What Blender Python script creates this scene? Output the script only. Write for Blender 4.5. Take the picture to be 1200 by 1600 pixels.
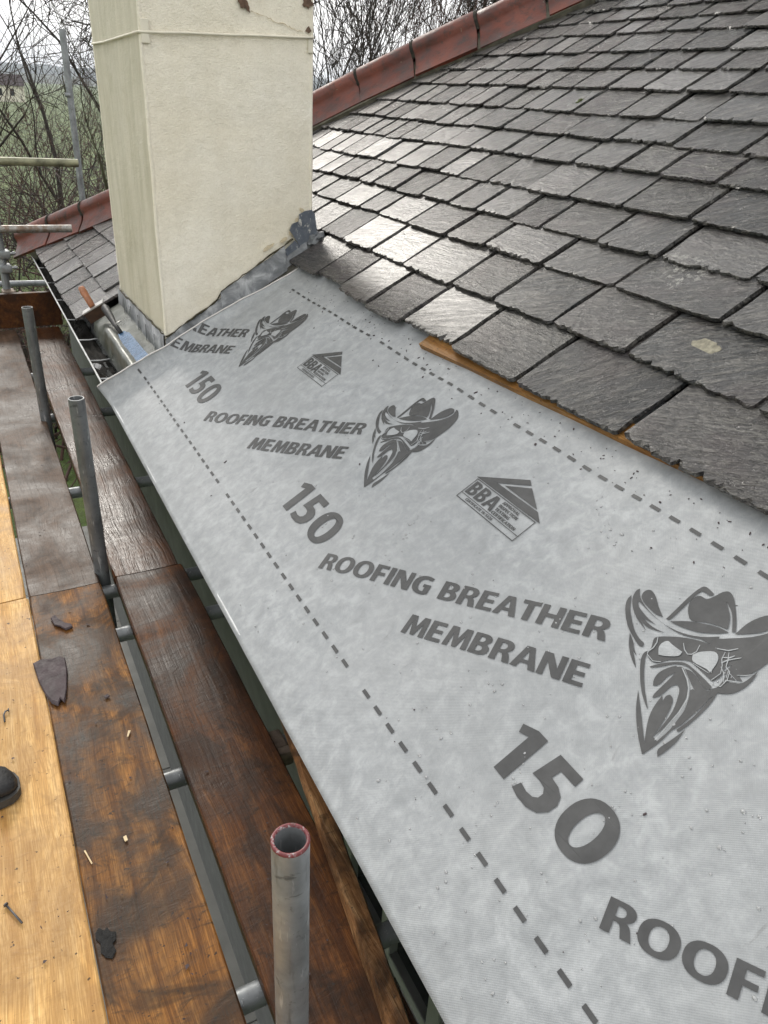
import bpy, bmesh, math, random
from mathutils import Vector, Matrix, noise
from mathutils.geometry import tessellate_polygon

# ------------------------------------------------------------------ clear
for o in list(bpy.data.objects):
    bpy.data.objects.remove(o)
scene = bpy.context.scene
COL = scene.collection
R_ = math.radians

# ------------------------------------------------------------------ camera
CZ = 4.2                                     # eye height above the ground
cam = bpy.data.cameras.new('camera')
camo = bpy.data.objects.new('camera', cam)
COL.objects.link(camo)
m3 = Matrix(((0.8885169, 0.1774872, -0.42312646),
             (-0.45603905, 0.44339667, -0.77163967),
             (0.0506567, 0.87857708, 0.47490653)))
camo.matrix_world = Matrix.Translation((0, 0, CZ)) @ m3.to_4x4()
cam.sensor_fit = 'VERTICAL'
cam.sensor_height = 36.0
cam.sensor_width = 27.0
cam.lens = 27.0
cam.clip_start = 0.05
cam.clip_end = 20000
scene.camera = camo
scene.render.resolution_x = 768
scene.render.resolution_y = 1024

# ------------------------------------------------------------------ sky
SUN_ELEV, SUN_AZ = 33.0, 2.0                 # low ahead of the camera, behind cloud
world = bpy.data.worlds.new('World')
scene.world = world
world.use_nodes = True
wn = world.node_tree
wn.nodes.clear()
w_out = wn.nodes.new('ShaderNodeOutputWorld')
w_bg = wn.nodes.new('ShaderNodeBackground')
w_sky = wn.nodes.new('ShaderNodeTexSky')
w_sky.sky_type = 'NISHITA'
w_sky.sun_disc = False
w_sky.sun_elevation = R_(SUN_ELEV)
w_sky.sun_rotation = R_(SUN_AZ)
w_sky.dust_density = 3.0
w_hs = wn.nodes.new('ShaderNodeHueSaturation')
w_hs.inputs['Saturation'].default_value = 0.25
w_tc = wn.nodes.new('ShaderNodeTexCoord')
w_nz = wn.nodes.new('ShaderNodeTexNoise')
w_nz.inputs['Scale'].default_value = 2.2
w_nz.inputs['Detail'].default_value = 5
w_rmp = wn.nodes.new('ShaderNodeValToRGB')
w_rmp.color_ramp.elements[0].position = 0.35
w_rmp.color_ramp.elements[0].color = (9.5, 9.6, 9.8, 1)
w_rmp.color_ramp.elements[1].position = 0.65
w_rmp.color_ramp.elements[1].color = (11.8, 11.6, 11.2, 1)
w_mix = wn.nodes.new('ShaderNodeMix')
w_mix.data_type = 'RGBA'
w_mix.inputs['Factor'].default_value = 0.8          # solid cloud over the clear sky
wn.links.new(w_sky.outputs[0], w_hs.inputs['Color'])
wn.links.new(w_tc.outputs['Generated'], w_nz.inputs['Vector'])
wn.links.new(w_nz.outputs['Fac'], w_rmp.inputs['Fac'])
wn.links.new(w_hs.outputs[0], w_mix.inputs['A'])
wn.links.new(w_rmp.outputs[0], w_mix.inputs['B'])
wn.links.new(w_mix.outputs['Result'], w_bg.inputs['Color'])
w_bg.inputs['Strength'].default_value = 0.11
wn.links.new(w_bg.outputs[0], w_out.inputs['Surface'])

# ------------------------------------------------------------------ sun (diffused by cloud)
sl = bpy.data.lights.new('sun', 'SUN')
sl.energy = 1.5
sl.angle = R_(14)
sl.color = (1.0, 0.95, 0.87)
suno = bpy.data.objects.new('sun', sl)
COL.objects.link(suno)
sdir = Vector((math.sin(R_(SUN_AZ)) * math.cos(R_(SUN_ELEV)), math.cos(R_(SUN_AZ)) * math.cos(R_(SUN_ELEV)), math.sin(R_(SUN_ELEV))))
suno.rotation_euler = sdir.to_track_quat('Z', 'Y').to_euler()
suno.location = (0, -5, 12)

scene.cycles.max_bounces = 6
scene.cycles.diffuse_bounces = 3
scene.cycles.glossy_bounces = 2
scene.cycles.transmission_bounces = 4
scene.cycles.caustics_reflective = False
scene.cycles.caustics_refractive = False
vs = scene.view_settings
vs.view_transform = 'Standard'
vs.look = 'None'
vs.exposure = 0.48
vs.gamma = 1.0
vs.use_curve_mapping = False

# ================================================================== helpers
def link(o, parent=None):
    COL.objects.link(o)
    if parent is not None:
        o.parent = parent
    return o

def tag(o, label=None, cat=None, group=None, kind=None):
    if label: o['label'] = label
    if cat: o['category'] = cat
    if group: o['group'] = group
    if kind: o['kind'] = kind
    return o

def empty(name, loc, label, cat, group=None):
    o = bpy.data.objects.new(name, None)
    o.location = loc
    o.empty_display_size = 0.1
    link(o)
    return tag(o, label, cat, group)

def setparent(o, parent):
    """parent while keeping the world position (parents here are only translated or untransformed)"""
    if parent is None:
        return
    pm = Matrix.Identity(4)
    chain = []
    p = parent
    while p is not None:
        chain.append(p); p = p.parent
    for p in reversed(chain):
        pm = pm @ p.matrix_basis
    o.parent = parent
    o.matrix_basis = pm.inverted() @ o.matrix_basis

def mesh_obj(name, verts, faces, mat, parent=None, smooth=False, loc=None, mats=None, fm=None):
    me = bpy.data.meshes.new(name)
    if loc is not None:
        lv = Vector(loc)
        verts = [Vector(v) - lv for v in verts]
    me.from_pydata([tuple(v) for v in verts], [], faces)
    me.update()
    if mats:
        for m in mats: me.materials.append(m)
        for p, i in zip(me.polygons, fm): p.material_index = i
    else:
        me.materials.append(mat)
    if smooth:
        me.polygons.foreach_set('use_smooth', [True] * len(me.polygons))
    o = bpy.data.objects.new(name, me)
    if loc is not None:
        o.location = loc
    COL.objects.link(o)
    if parent is not None:
        setparent(o, parent)
    return o

class MB:
    def __init__(s): s.v = []; s.f = []
    def add(s, v, f):
        b = len(s.v)
        s.v += [Vector(x) for x in v]
        s.f += [tuple(i + b for i in q) for q in f]
        return s
    def box(s, lo, hi, bev=0.0):
        x0, y0, z0 = lo; x1, y1, z1 = hi
        if bev <= 0:
            v = [(x0,y0,z0),(x1,y0,z0),(x1,y1,z0),(x0,y1,z0),(x0,y0,z1),(x1,y0,z1),(x1,y1,z1),(x0,y1,z1)]
            f = [(0,3,2,1),(4,5,6,7),(0,1,5,4),(1,2,6,5),(2,3,7,6),(3,0,4,7)]
            return s.add(v, f)
        bm = bmesh.new()
        bmesh.ops.create_cube(bm, size=1)
        for q in bm.verts:
            q.co = Vector(((x0+x1)/2 + q.co.x*(x1-x0), (y0+y1)/2 + q.co.y*(y1-y0), (z0+z1)/2 + q.co.z*(z1-z0)))
        bmesh.ops.bevel(bm, geom=list(bm.edges), offset=bev, segments=2, affect='EDGES', profile=0.5)
        bm.verts.index_update()
        s.add([q.co.copy() for q in bm.verts], [tuple(x.index for x in f.verts) for f in bm.faces])
        bm.free()
        return s
    def ring(s, pts_list, closed_ends=True, close_loop=True):
        """loft a list of equally long rings"""
        n = len(pts_list[0]); b = len(s.v)
        for r in pts_list: s.v += [Vector(p) for p in r]
        for k in range(len(pts_list) - 1):
            for i in range(n if close_loop else n - 1):
                j = (i + 1) % n
                s.f.append((b+k*n+i, b+k*n+j, b+(k+1)*n+j, b+(k+1)*n+i))
        if closed_ends:
            s.f.append(tuple(b + i for i in reversed(range(n))))
            s.f.append(tuple(b + (len(pts_list)-1)*n + i for i in range(n)))
        return s
    def tube(s, pts, rad, seg=12, caps=True):
        pts = [Vector(p) for p in pts]
        rads = rad if isinstance(rad, (list, tuple)) else [rad]*len(pts)
        rings = []
        t0 = (pts[1]-pts[0]).normalized()
        up = Vector((0,0,1)) if abs(t0.z) < .9 else Vector((1,0,0))
        a = t0.cross(up).normalized()
        for i, p in enumerate(pts):
            t = (pts[min(i+1,len(pts)-1)] - pts[max(i-1,0)]).normalized()
            a = (a - t*a.dot(t)).normalized()
            b = t.cross(a)
            rings.append([p + (a*math.cos(2*math.pi*k/seg) + b*math.sin(2*math.pi*k/seg))*rads[i] for k in range(seg)])
        return s.ring(rings, caps)
    def pipe(s, p, q, ro, ri, seg=28):
        """hollow tube from p to q with an open end at q"""
        p = Vector(p); q = Vector(q); t = (q-p).normalized()
        up = Vector((0,0,1)) if abs(t.z) < .9 else Vector((1,0,0))
        a = t.cross(up).normalized(); b = t.cross(a)
        def rg(c, r): return [c + (a*math.cos(2*math.pi*k/seg)+b*math.sin(2*math.pi*k/seg))*r for k in range(seg)]
        ch = (ro-ri)*.3
        rings = [rg(p,ri*.99), rg(p,ro), rg(q - t*ch, ro), rg(q, ro-ch), rg(q, ri+ch*.3), rg(q - t*ch, ri), rg(q - t*.25, ri), rg(q - t*.25, ri*.02)]
        return s.ring(rings, False)
    def build(s, name, mat, parent=None, smooth=False, loc=None):
        return mesh_obj(name, s.v, s.f, mat, parent, smooth, loc)

def shade_auto(o, ang=40):
    me = o.data
    me.polygons.foreach_set('use_smooth', [True]*len(me.polygons))
    bm = bmesh.new(); bm.from_mesh(me)
    for e in bm.edges:
        if len(e.link_faces) == 2 and e.calc_face_angle(0) > R_(ang):
            e.smooth = False
    bm.to_mesh(me); bm.free()
    return o

# ================================================================== materials
def mat_new(name):
    m = bpy.data.materials.new(name)
    m.use_nodes = True
    nt = m.node_tree
    b = nt.nodes['Principled BSDF']
    return m, nt, b

class NB:
    """small node-building helper"""
    def __init__(s, nt): s.nt = nt
    def n(s, t, **kw):
        x = s.nt.nodes.new(t)
        for k, v in kw.items(): setattr(x, k, v)
        return x
    def l(s, a, b): s.nt.links.new(a, b)
    def coord(s, kind='Object', scale=(1,1,1), rot=(0,0,0)):
        tc = s.n('ShaderNodeTexCoord'); mp = s.n('ShaderNodeMapping')
        mp.inputs['Scale'].default_value = scale
        mp.inputs['Rotation'].default_value = rot
        s.l(tc.outputs[kind], mp.inputs['Vector'])
        return mp.outputs[0]
    def pos(s, scale=(1,1,1), rot=(0,0,0)):
        g = s.n('ShaderNodeNewGeometry'); mp = s.n('ShaderNodeMapping')
        mp.inputs['Scale'].default_value = scale
        mp.inputs['Rotation'].default_value = rot
        s.l(g.outputs['Position'], mp.inputs['Vector'])
        return mp.outputs[0]
    def noise(s, vec, scale, detail=4, rough=.55, dist=0.0):
        x = s.n('ShaderNodeTexNoise')
        x.inputs['Scale'].default_value = scale
        x.inputs['Detail'].default_value = min(detail, 4)
        x.inputs['Roughness'].default_value = rough
        x.inputs['Distortion'].default_value = dist
        s.l(vec, x.inputs['Vector'])
        return x.outputs['Fac']
    def ramp(s, fac, stops):
        x = s.n('ShaderNodeValToRGB')
        cr = x.color_ramp
        while len(cr.elements) < len(stops): cr.elements.new(.5)
        for e, (p, c) in zip(cr.elements, stops):
            e.position = p
            e.color = (c, c, c, 1) if isinstance(c, (int, float)) else (*c, 1)
        s.l(fac, x.inputs['Fac'])
        return x.outputs[0]
    def mix(s, fac, a, b, mode='MIX'):
        x = s.n('ShaderNodeMix', data_type='RGBA', blend_type=mode)
        for sock, v in ((x.inputs['Factor'], fac), (x.inputs['A'], a), (x.inputs['B'], b)):
            if hasattr(v, 'links'): s.l(v, sock)
            elif isinstance(v, (int, float)): sock.default_value = v if sock.type == 'VALUE' else (v, v, v, 1)
            else: sock.default_value = (*v, 1)
        return x.outputs['Result']
    def math(s, op, a, b=0.0):
        x = s.n('ShaderNodeMath', operation=op)
        for sock, v in ((x.inputs[0], a), (x.inputs[1], b)):
            if hasattr(v, 'links'): s.l(v, sock)
            else: sock.default_value = v
        return x.outputs[0]
    def bump(s, h, strength, dist, prev=None):
        x = s.n('ShaderNodeBump')
        x.inputs['Strength'].default_value = strength
        x.inputs['Distance'].default_value = dist
        s.l(h, x.inputs['Height'])
        if prev is not None: s.l(prev, x.inputs['Normal'])
        return x.outputs[0]

def simple(name, col, rough=.6, metal=0.0, var=.25, nscale=8, bump=0.0, bscale=60, kind='Object', rvar=.1):
    m, nt, b = mat_new(name); k = NB(nt)
    v = k.coord(kind) if kind != 'pos' else k.pos()
    f = k.noise(v, nscale, 5)
    lo = tuple(c*(1-var) for c in col); hi = tuple(min(1, c*(1+var)) for c in col)
    k.l(k.ramp(f, [(.3, lo), (.7, hi)]), b.inputs['Base Color'])
    k.l(k.ramp(k.noise(v, nscale*2.3, 3), [(.3, max(.02, rough-rvar)), (.7, min(1, rough+rvar))]), b.inputs['Roughness'])
    b.inputs['Metallic'].default_value = metal
    if bump: k.l(k.bump(k.noise(v, bscale, 4), bump, .004), b.inputs['Normal'])
    return m

def mat_slate():
    m, nt, b = mat_new('wet_slate'); k = NB(nt)
    oi = k.n('ShaderNodeObjectInfo')
    tc = k.n('ShaderNodeTexCoord')
    rot = k.n('ShaderNodeVectorRotate', rotation_type='Z_AXIS')
    k.l(tc.outputs['Object'], rot.inputs['Vector'])
    k.l(k.math('MULTIPLY_ADD', oi.outputs['Random'], 1.1), rot.inputs['Angle'])
    off = k.n('ShaderNodeVectorMath', operation='ADD')
    k.l(rot.outputs[0], off.inputs[0])
    cmb = k.n('ShaderNodeCombineXYZ')
    k.l(k.math('MULTIPLY', oi.outputs['Random'], 47.0), cmb.inputs[0])
    k.l(k.math('MULTIPLY', oi.outputs['Random'], 91.0), cmb.inputs[1])
    k.l(cmb.outputs[0], off.inputs[1])
    v = off.outputs[0]
    st = k.n('ShaderNodeMapping'); st.inputs['Scale'].default_value = (7, 34, 7); k.l(v, st.inputs['Vector'])
    riven = k.noise(st.outputs[0], 1.6, 5, .62, 1.1)
    st2 = k.n('ShaderNodeMapping'); st2.inputs['Scale'].default_value = (30, 90, 30); k.l(v, st2.inputs['Vector'])
    fine = k.noise(st2.outputs[0], 1.5, 4, .6, .6)
    big = k.noise(v, 5.5, 3, .5, .4)
    base = k.ramp(oi.outputs['Random'], [(0, (.018, .020, .022)), (.2, (.040, .037, .034)), (.4, (.022, .025, .027)), (.6, (.046, .042, .038)), (.8, (.034, .027, .030)), (1, (.060, .058, .054))])
    c = k.mix(k.ramp(riven, [(.45, .0), (.62, .9)]), base, (.112, .106, .094))
    c = k.mix(k.ramp(fine, [(.40, .75), (.52, 0)]), c, (.010, .0098, .0098))
    c = k.mix(k.ramp(big, [(.52, 0), (.8, .5)]), c, (.055, .034, .034))
    # lichen crusts: white blotches that grow on some of the slates
    wv = k.pos((1, 1, 1))
    lich = k.math('MULTIPLY', k.ramp(k.noise(wv, 2.3, 2), [(.66, 0), (.72, .8)]), k.ramp(k.noise(wv, 60, 4, .7), [(.52, 0), (.66, 1)]))
    c = k.mix(lich, c, (.48, .47, .42))
    gr = k.math('MULTIPLY', k.ramp(k.noise(wv, 130, 2), [(.71, 0), (.76, 1)]), .55)
    c = k.mix(gr, c, (.35, .34, .32))
    k.l(c, b.inputs['Base Color'])
    r = k.ramp(k.noise(wv, 3.0, 3), [(.35, .17), (.65, .30)])
    k.l(k.mix(lich, r, .9), b.inputs['Roughness'])
    b.inputs['IOR'].default_value = 1.5                  # soaked stone under a film of rain
    k.l(k.ramp(k.math('FRACT', k.math('MULTIPLY', oi.outputs['Random'], 7.31)), [(0, .22), (.5, .5), (1, .8)]), b.inputs['Coat Weight'])   # some slates hold more water than others
    b.inputs['Coat Roughness'].default_value = .30
    b.inputs['Coat IOR'].default_value = 1.33
    h = k.bump(big, .5, .016)
    h = k.bump(riven, 1.0, .019, h)
    hc = k.bump(big, .4, .010)
    k.l(k.bump(riven, .35, .005, hc), b.inputs['Coat Normal'])     # the film of water follows the grain more softly
    h = k.bump(fine, 1.0, .009, h)
    k.l(h, b.inputs['Normal'])
    return m

def mat_wood(name, dark, mid, light, rough=.5, wet=.0, dirt=(.03, .022, .016), dirt_amt=.5, gscale=1.0, seed=0.0, bump=.45, spec=.2):
    """sawn softwood: long grain along Y, knots, dirt and scuffs"""
    m, nt, b = mat_new(name); k = NB(nt)
    tc = k.n('ShaderNodeTexCoord')
    oi = k.n('ShaderNodeObjectInfo')
    add = k.n('ShaderNodeVectorMath', operation='ADD'); k.l(tc.outputs['Object'], add.inputs[0])
    cmb = k.n('ShaderNodeCombineXYZ')
    for i in range(3): k.l(k.math('MULTIPLY_ADD', oi.outputs['Random'], 13.0 + 7*i), cmb.inputs[i])
    k.l(cmb.outputs[0], add.inputs[1])
    v0 = add.outputs[0]
    # broad wander, so the grain is not ruler straight
    wob = k.n('ShaderNodeTexNoise'); wob.inputs['Scale'].default_value = 1.4; wob.inputs['Detail'].default_value = 2; k.l(v0, wob.inputs['Vector'])
    sc = k.n('ShaderNodeVectorMath', operation='SCALE'); sc.inputs['Scale'].default_value = .09
    k.l(wob.outputs['Color'], sc.inputs[0])
    a2 = k.n('ShaderNodeVectorMath', operation='ADD'); k.l(v0, a2.inputs[0]); k.l(sc.outputs[0], a2.inputs[1])
    st = k.n('ShaderNodeMapping'); st.inputs['Scale'].default_value = (46*gscale, 1.5, 46*gscale); k.l(a2.outputs[0], st.inputs['Vector'])
    grain = k.noise(st.outputs[0], 1.0, 4, .6, .3)
    st2 = k.n('ShaderNodeMapping'); st2.inputs['Scale'].default_value = (230, 7, 230); k.l(a2.outputs[0], st2.inputs['Vector'])
    fib = k.noise(st2.outputs[0], 1.0, 3, .6)
    c = k.ramp(grain, [(.28, dark), (.5, mid), (.72, light)])
    c = k.mix(k.ramp(fib, [(.35, .35), (.65, 0)]), c, dark)
    blot = k.noise(v0, 3.4, 5, .6, .8)
    c = k.mix(k.math('MULTIPLY', k.ramp(blot, [(.42, 0), (.62, 1)]), dirt_amt), c, dirt)
    st3 = k.n('ShaderNodeMapping'); st3.inputs['Scale'].default_value = (9, 20, 9); k.l(v0, st3.inputs['Vector'])
    scuff = k.noise(st3.outputs[0], 2.2, 5, .7, .6)
    c = k.mix(k.math('MULTIPLY', k.ramp(scuff, [(.55, 0), (.70, 1)]), dirt_amt*.8), c, dirt)
    stb = k.n('ShaderNodeMapping'); stb.inputs['Scale'].default_value = (5, 3.2, 5); k.l(v0, stb.inputs['Vector'])
    grime = k.noise(stb.outputs[0], 1.1, 4, .72, 1.2)
    c = k.mix(k.math('MULTIPLY', k.ramp(grime, [(.48, 0), (.60, 1)]), min(.85, dirt_amt*.8)), c, tuple(x*.9 for x in dirt))
    stl = k.n('ShaderNodeMapping'); stl.inputs['Scale'].default_value = (520, 16, 520); k.l(a2.outputs[0], stl.inputs['Vector'])
    c = k.mix(k.ramp(k.noise(stl.outputs[0], 1.0, 2, .5), [(.42, .5), (.60, 0)]), c, tuple(x*.6 for x in dark))
    spk = k.ramp(k.noise(v0, 85, 2, .5), [(.69, 0), (.73, .8)])
    c = k.mix(spk, c, (.02, .017, .015))
    vo = k.n('ShaderNodeTexVoronoi'); vo.inputs['Scale'].default_value = 1.0
    stv = k.n('ShaderNodeMapping'); stv.inputs['Scale'].default_value = (5.5, 2.4, .01); k.l(a2.outputs[0], stv.inputs['Vector']); k.l(stv.outputs[0], vo.inputs['Vector'])
    kn = k.ramp(vo.outputs['Distance'], [(.03, .9), (.075, .35), (.11, 0)])
    c = k.mix(kn, c, tuple(x*.35 for x in dark))
    k.l(c, b.inputs['Base Color'])
    k.l(k.ramp(blot, [(.3, rough + .12), (.7, max(.08, rough - .12 - wet))]), b.inputs['Roughness'])
    b.inputs['Specular IOR Level'].default_value = spec
    h = k.bump(grain, bump, .004)
    h = k.bump(fib, bump*.8, .0016, h)
    h = k.bump(scuff, .35, .004, h)
    k.l(h, b.inputs['Normal'])
    return m

def mat_membrane():
    m, nt, b = mat_new('membrane_felt'); k = NB(nt)
    v = k.pos()
    cl = k.noise(v, 27, 4, .7, .3)
    cl2 = k.noise(v, 3.2, 3, .5)
    c = k.ramp(cl, [(.32, (.245, .258, .267)), (.5, (.298, .312, .322)), (.68, (.375, .390, .400))])
    c = k.mix(k.ramp(cl2, [(.35, .35), (.65, 0)]), c, (.265, .274, .279))
    # fine embossed dots
    st = k.n('ShaderNodeMapping'); st.inputs['Rotation'].default_value = (0, R_(32), 0); st.inputs['Scale'].default_value = (420, 420, 420); k.l(v, st.inputs['Vector'])
    sx = k.n('ShaderNodeSeparateXYZ'); k.l(st.outputs[0], sx.inputs[0])
    dot = k.math('MULTIPLY', k.math('SINE', k.math('MULTIPLY', sx.outputs[0], 3.4)), k.math('SINE', k.math('MULTIPLY', sx.outputs[1], 3.4)))
    c = k.mix(k.ramp(dot, [(.35, 0), (.9, .13)]), c, (.2, .21, .215))
    # scuffs and grit marks, mostly near the slates
    scv = k.noise(k.pos((6, 26, 6), (0, 0, .5)), 1.6, 5, .7, .8)
    c = k.mix(k.ramp(scv, [(.66, 0), (.76, .38)]), c, (.12, .115, .11))
    k.l(c, b.inputs['Base Color'])
    k.l(k.ramp(cl2, [(.3, .42), (.7, .58)]), b.inputs['Roughness'])
    h = k.bump(k.noise(v, 9, 3, .5), .3, .012)
    h = k.bump(dot, .25, .0012, h)
    h = k.bump(cl, .15, .002, h)
    k.l(h, b.inputs['Normal'])
    return m

def mat_print():
    m, nt, b = mat_new('membrane_print'); k = NB(nt)
    f = k.noise(k.pos(), 26, 5, .7)
    k.l(k.ramp(f, [(.3, (.034, .035, .036)), (.7, (.060, .061, .062))]), b.inputs['Base Color'])
    b.inputs['Roughness'].default_value = .55
    return m

def mat_render(name, algae=.0):
    m, nt, b = mat_new(name); k = NB(nt)
    v = k.pos()
    big = k.noise(v, 3.0, 4, .55)
    c = k.ramp(big, [(.3, (.89, .825, .67)), (.7, (.95, .905, .785))])
    stv = k.pos((7, 7, 1.3))
    streak = k.noise(stv, 1.2, 6, .7, .5)
    if algae: c = k.mix(.7, c, (.53, .495, .375))  # algae on the eaves side, with its shade mixed into the darker colour
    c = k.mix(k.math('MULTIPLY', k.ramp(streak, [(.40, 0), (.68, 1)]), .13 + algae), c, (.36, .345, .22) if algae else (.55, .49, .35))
    c = k.mix(k.ramp(k.noise(v, 26, 4, .7), [(.35, .14), (.62, 0)]), c, (.58, .52, .39))
    c = k.mix(k.ramp(k.noise(v, 160, 2, .6), [(.38, .14), (.5, 0)]), c, (.50, .45, .34))
    pit = k.ramp(k.noise(v, 120, 3, .6), [(.69, 0), (.74, .35)])
    c = k.mix(pit, c, (.33, .30, .22))
    # damp staining rises from the lead
    k.l(c, b.inputs['Base Color'])
    b.inputs['Roughness'].default_value = .72
    h = k.bump(k.noise(v, 190, 4, .65), .7, .006)
    h = k.bump(k.noise(v, 45, 3, .5), .35, .006, h)
    h = k.bump(k.noise(v, 8, 3, .5), .4, .025, h)
    k.l(h, b.inputs['Normal'])
    return m

def mat_terracotta():
    m, nt, b = mat_new('terracotta'); k = NB(nt)
    v = k.pos()
    c = k.ramp(k.noise(v, 7, 5, .6), [(.3, (.04, .013, .009)), (.5, (.115, .026, .014)), (.75, (.18, .046, .025))])
    c = k.mix(k.ramp(k.noise(v, 22, 5, .7), [(.5, 0), (.66, .75)]), c, (.03, .018, .014))
    c = k.mix(k.ramp(k.noise(v, 60, 3, .6), [(.70, 0), (.76, .7)]), c, (.3, .28, .2))
    k.l(c, b.inputs['Base Color'])
    k.l(k.ramp(k.noise(v, 14, 3), [(.3, .38), (.7, .6)]), b.inputs['Roughness'])
    k.l(k.bump(k.noise(v, 40, 5, .6), .5, .006), b.inputs['Normal'])
    return m

def mat_lead(name='lead_sheet', green=.0):
    m, nt, b = mat_new(name); k = NB(nt)
    v = k.pos()
    c = k.ramp(k.noise(v, 11, 6, .65, .5), [(.30, (.05, .054, .057)), (.5, (.135, .143, .15)), (.68, (.34, .35, .355))])
    if green: c = k.mix(k.ramp(k.noise(v, 5, 4), [(.3, green), (.7, green*.5)]), c, (.06, .066, .035))
    k.l(c, b.inputs['Base Color'])
    b.inputs['Metallic'].default_value = .25
    k.l(k.ramp(k.noise(v, 8, 3), [(.3, .25), (.7, .5)]), b.inputs['Roughness'])
    k.l(k.bump(k.noise(v, 18, 4, .6), .4, .006), b.inputs['Normal'])
    return m

def mat_lead_new():
    """dressed lead with torn paint and bright scrapes"""
    m, nt, b = mat_new('lead_scraped'); k = NB(nt)
    v = k.pos()
    c = k.ramp(k.noise(v, 30, 4, .6), [(.3, (.085, .10, .125)), (.7, (.16, .18, .21))])
    c = k.mix(k.ramp(k.noise(k.pos((30, 30, 12)), 1.6, 4, .7, .6), [(.60, 0), (.66, .9)]), c, (.72, .70, .64))
    k.l(c, b.inputs['Base Color']); b.inputs['Roughness'].default_value = .42; b.inputs['Metallic'].default_value = .2
    k.l(k.bump(k.noise(v, 40, 3), .3, .004), b.inputs['Normal'])
    return m
def mat_galv(name='galvanised_tube', base=(.27, .285, .295), rust=0.0):
    m, nt, b = mat_new(name); k = NB(nt)
    v = k.coord('Object')
    c = k.ramp(k.noise(v, 14, 5, .65), [(.3, tuple(x*.62 for x in base)), (.6, base), (.78, tuple(x*1.35 for x in base))])
    st = k.coord('Object', (60, 60, 7))
    c = k.mix(k.ramp(k.noise(st, 1, 4, .7), [(.6, 0), (.75, .55)]), c, (.07, .068, .065))
    c = k.mix(k.ramp(k.noise(v, 38, 4, .7, .5), [(.60, 0), (.68, .75)]), c, tuple(x*.28 for x in base))
    c = k.mix(k.ramp(k.noise(k.coord('Object', (90, 90, 14)), 1, 3, .6), [(.62, 0), (.70, .6)]), c, (.52, .53, .53))
    if rust: c = k.mix(k.ramp(k.noise(v, 25, 5, .7), [(.45, 0), (.6, rust)]), c, (.16, .09, .05))
    k.l(c, b.inputs['Base Color'])
    b.inputs['Metallic'].default_value = .45
    k.l(k.ramp(k.noise(v, 22, 3), [(.3, .34), (.7, .56)]), b.inputs['Roughness'])
    k.l(k.bump(k.noise(v, 120, 3), .15, .002), b.inputs['Normal'])
    return m

def mat_grass():
    m, nt, b = mat_new('grass_field'); k = NB(nt)
    v = k.pos()
    c = k.ramp(k.noise(v, .35, 6, .6), [(.3, (.04, .075, .012)), (.5, (.075, .13, .022)), (.7, (.13, .17, .04))])
    c = k.mix(k.ramp(k.noise(v, 5, 5, .7), [(.4, .55), (.65, 0)]), c, (.035, .03, .015))
    k.l(c, b.inputs['Base Color']); b.inputs['Roughness'].default_value = .9
    k.l(k.bump(k.noise(v, 9, 5, .7), .8, .06), b.inputs['Normal'])
    return m

def mat_redrim():
    m, nt, b = mat_new('red_rim_paint'); k = NB(nt)
    c = k.ramp(k.noise(k.pos(), 70, 4, .7), [(.40, (.34, .33, .33)), (.48, (.17, .035, .038)), (.58, (.13, .022, .025)), (.66, (.12, .08, .075))])
    k.l(c, b.inputs['Base Color']); b.inputs['Roughness'].default_value = .5
    return m
M = {}
M['slate'] = mat_slate()
M['membrane'] = mat_membrane()
M['print'] = mat_print()
M['render'] = mat_render('cream_render', .0)
M['render_algae_shade'] = mat_render('cream_render_algae_shade', .38)
M['terracotta'] = mat_terracotta()
M['mortar'] = simple('mossy_mortar', (.075, .07, .05), .9, var=.5, nscale=20, bump=.6, bscale=50, kind='pos')
M['joint'] = simple('dark_mortar_joint', (.022, .019, .013), .95, var=.7, nscale=45, bump=.8, bscale=90, kind='pos')
M['lead'] = mat_lead()
M['lead_new'] = mat_lead_new()
M['lead_green'] = mat_lead('lead_wet_green', .75)
M['galv'] = mat_galv()
M['galv_dark'] = mat_galv('galvanised_tube_dull', (.17, .18, .185))
M['galv_rust'] = mat_galv('galvanised_tube_rusty', (.33, .32, .30), .75)
M['clamp'] = simple('rusty_clamp', (.17, .13, .10), .6, .4, .4, 30, .4, 90)
M['wood_new'] = mat_wood('board_pale', (.46, .24, .07), (.72, .45, .175), (.82, .57, .27), .55, 0, (.26, .15, .065), .5)
M['wood_mid'] = mat_wood('board_worn', (.085, .031, .008), (.27, .115, .026), (.43, .205, .055), .6, .10, (.024, .018, .012), 1.0)
M['wood_dark'] = mat_wood('board_wet_dark', (.045, .014, .004), (.115, .040, .009), (.20, .078, .019), .55, .10, (.014, .009, .006), .85, bump=.4)
M['wood_ridged'] = mat_wood('board_raised_grain', (.045, .017, .006), (.095, .034, .010), (.155, .060, .018), .42, .12, (.024, .013, .008), .7, bump=.9, spec=.24)
M['wood_grey'] = mat_wood('board_wet_grey', (.07, .042, .027), (.10, .060, .038), (.15, .097, .065), .52, .12, (.035, .023, .016), .9, bump=.6, spec=.17)
M['wood_batten'] = mat_wood('batten_timber', (.24, .10, .025), (.42, .21, .06), (.58, .33, .12), .5, 0, (.08, .05, .02), .5)
M['wood_rough'] = mat_wood('rough_timber', (.14, .06, .022), (.34, .17, .07), (.58, .36, .17), .42, .05, (.025, .016, .01), 1.0, bump=.9)
M['lip'] = simple('gutter_lip', (.50, .51, .51), .4, var=.3, nscale=22, kind='pos', bump=.3, bscale=70)
M['gutter'] = simple('gutter_plastic', (.07, .074, .072), .32, var=.1, nscale=12, kind='pos')
M['gutter_in'] = simple('gutter_sludge', (.012, .011, .009), .9, var=.6, nscale=30, bump=.8, bscale=40, kind='pos')
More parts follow.
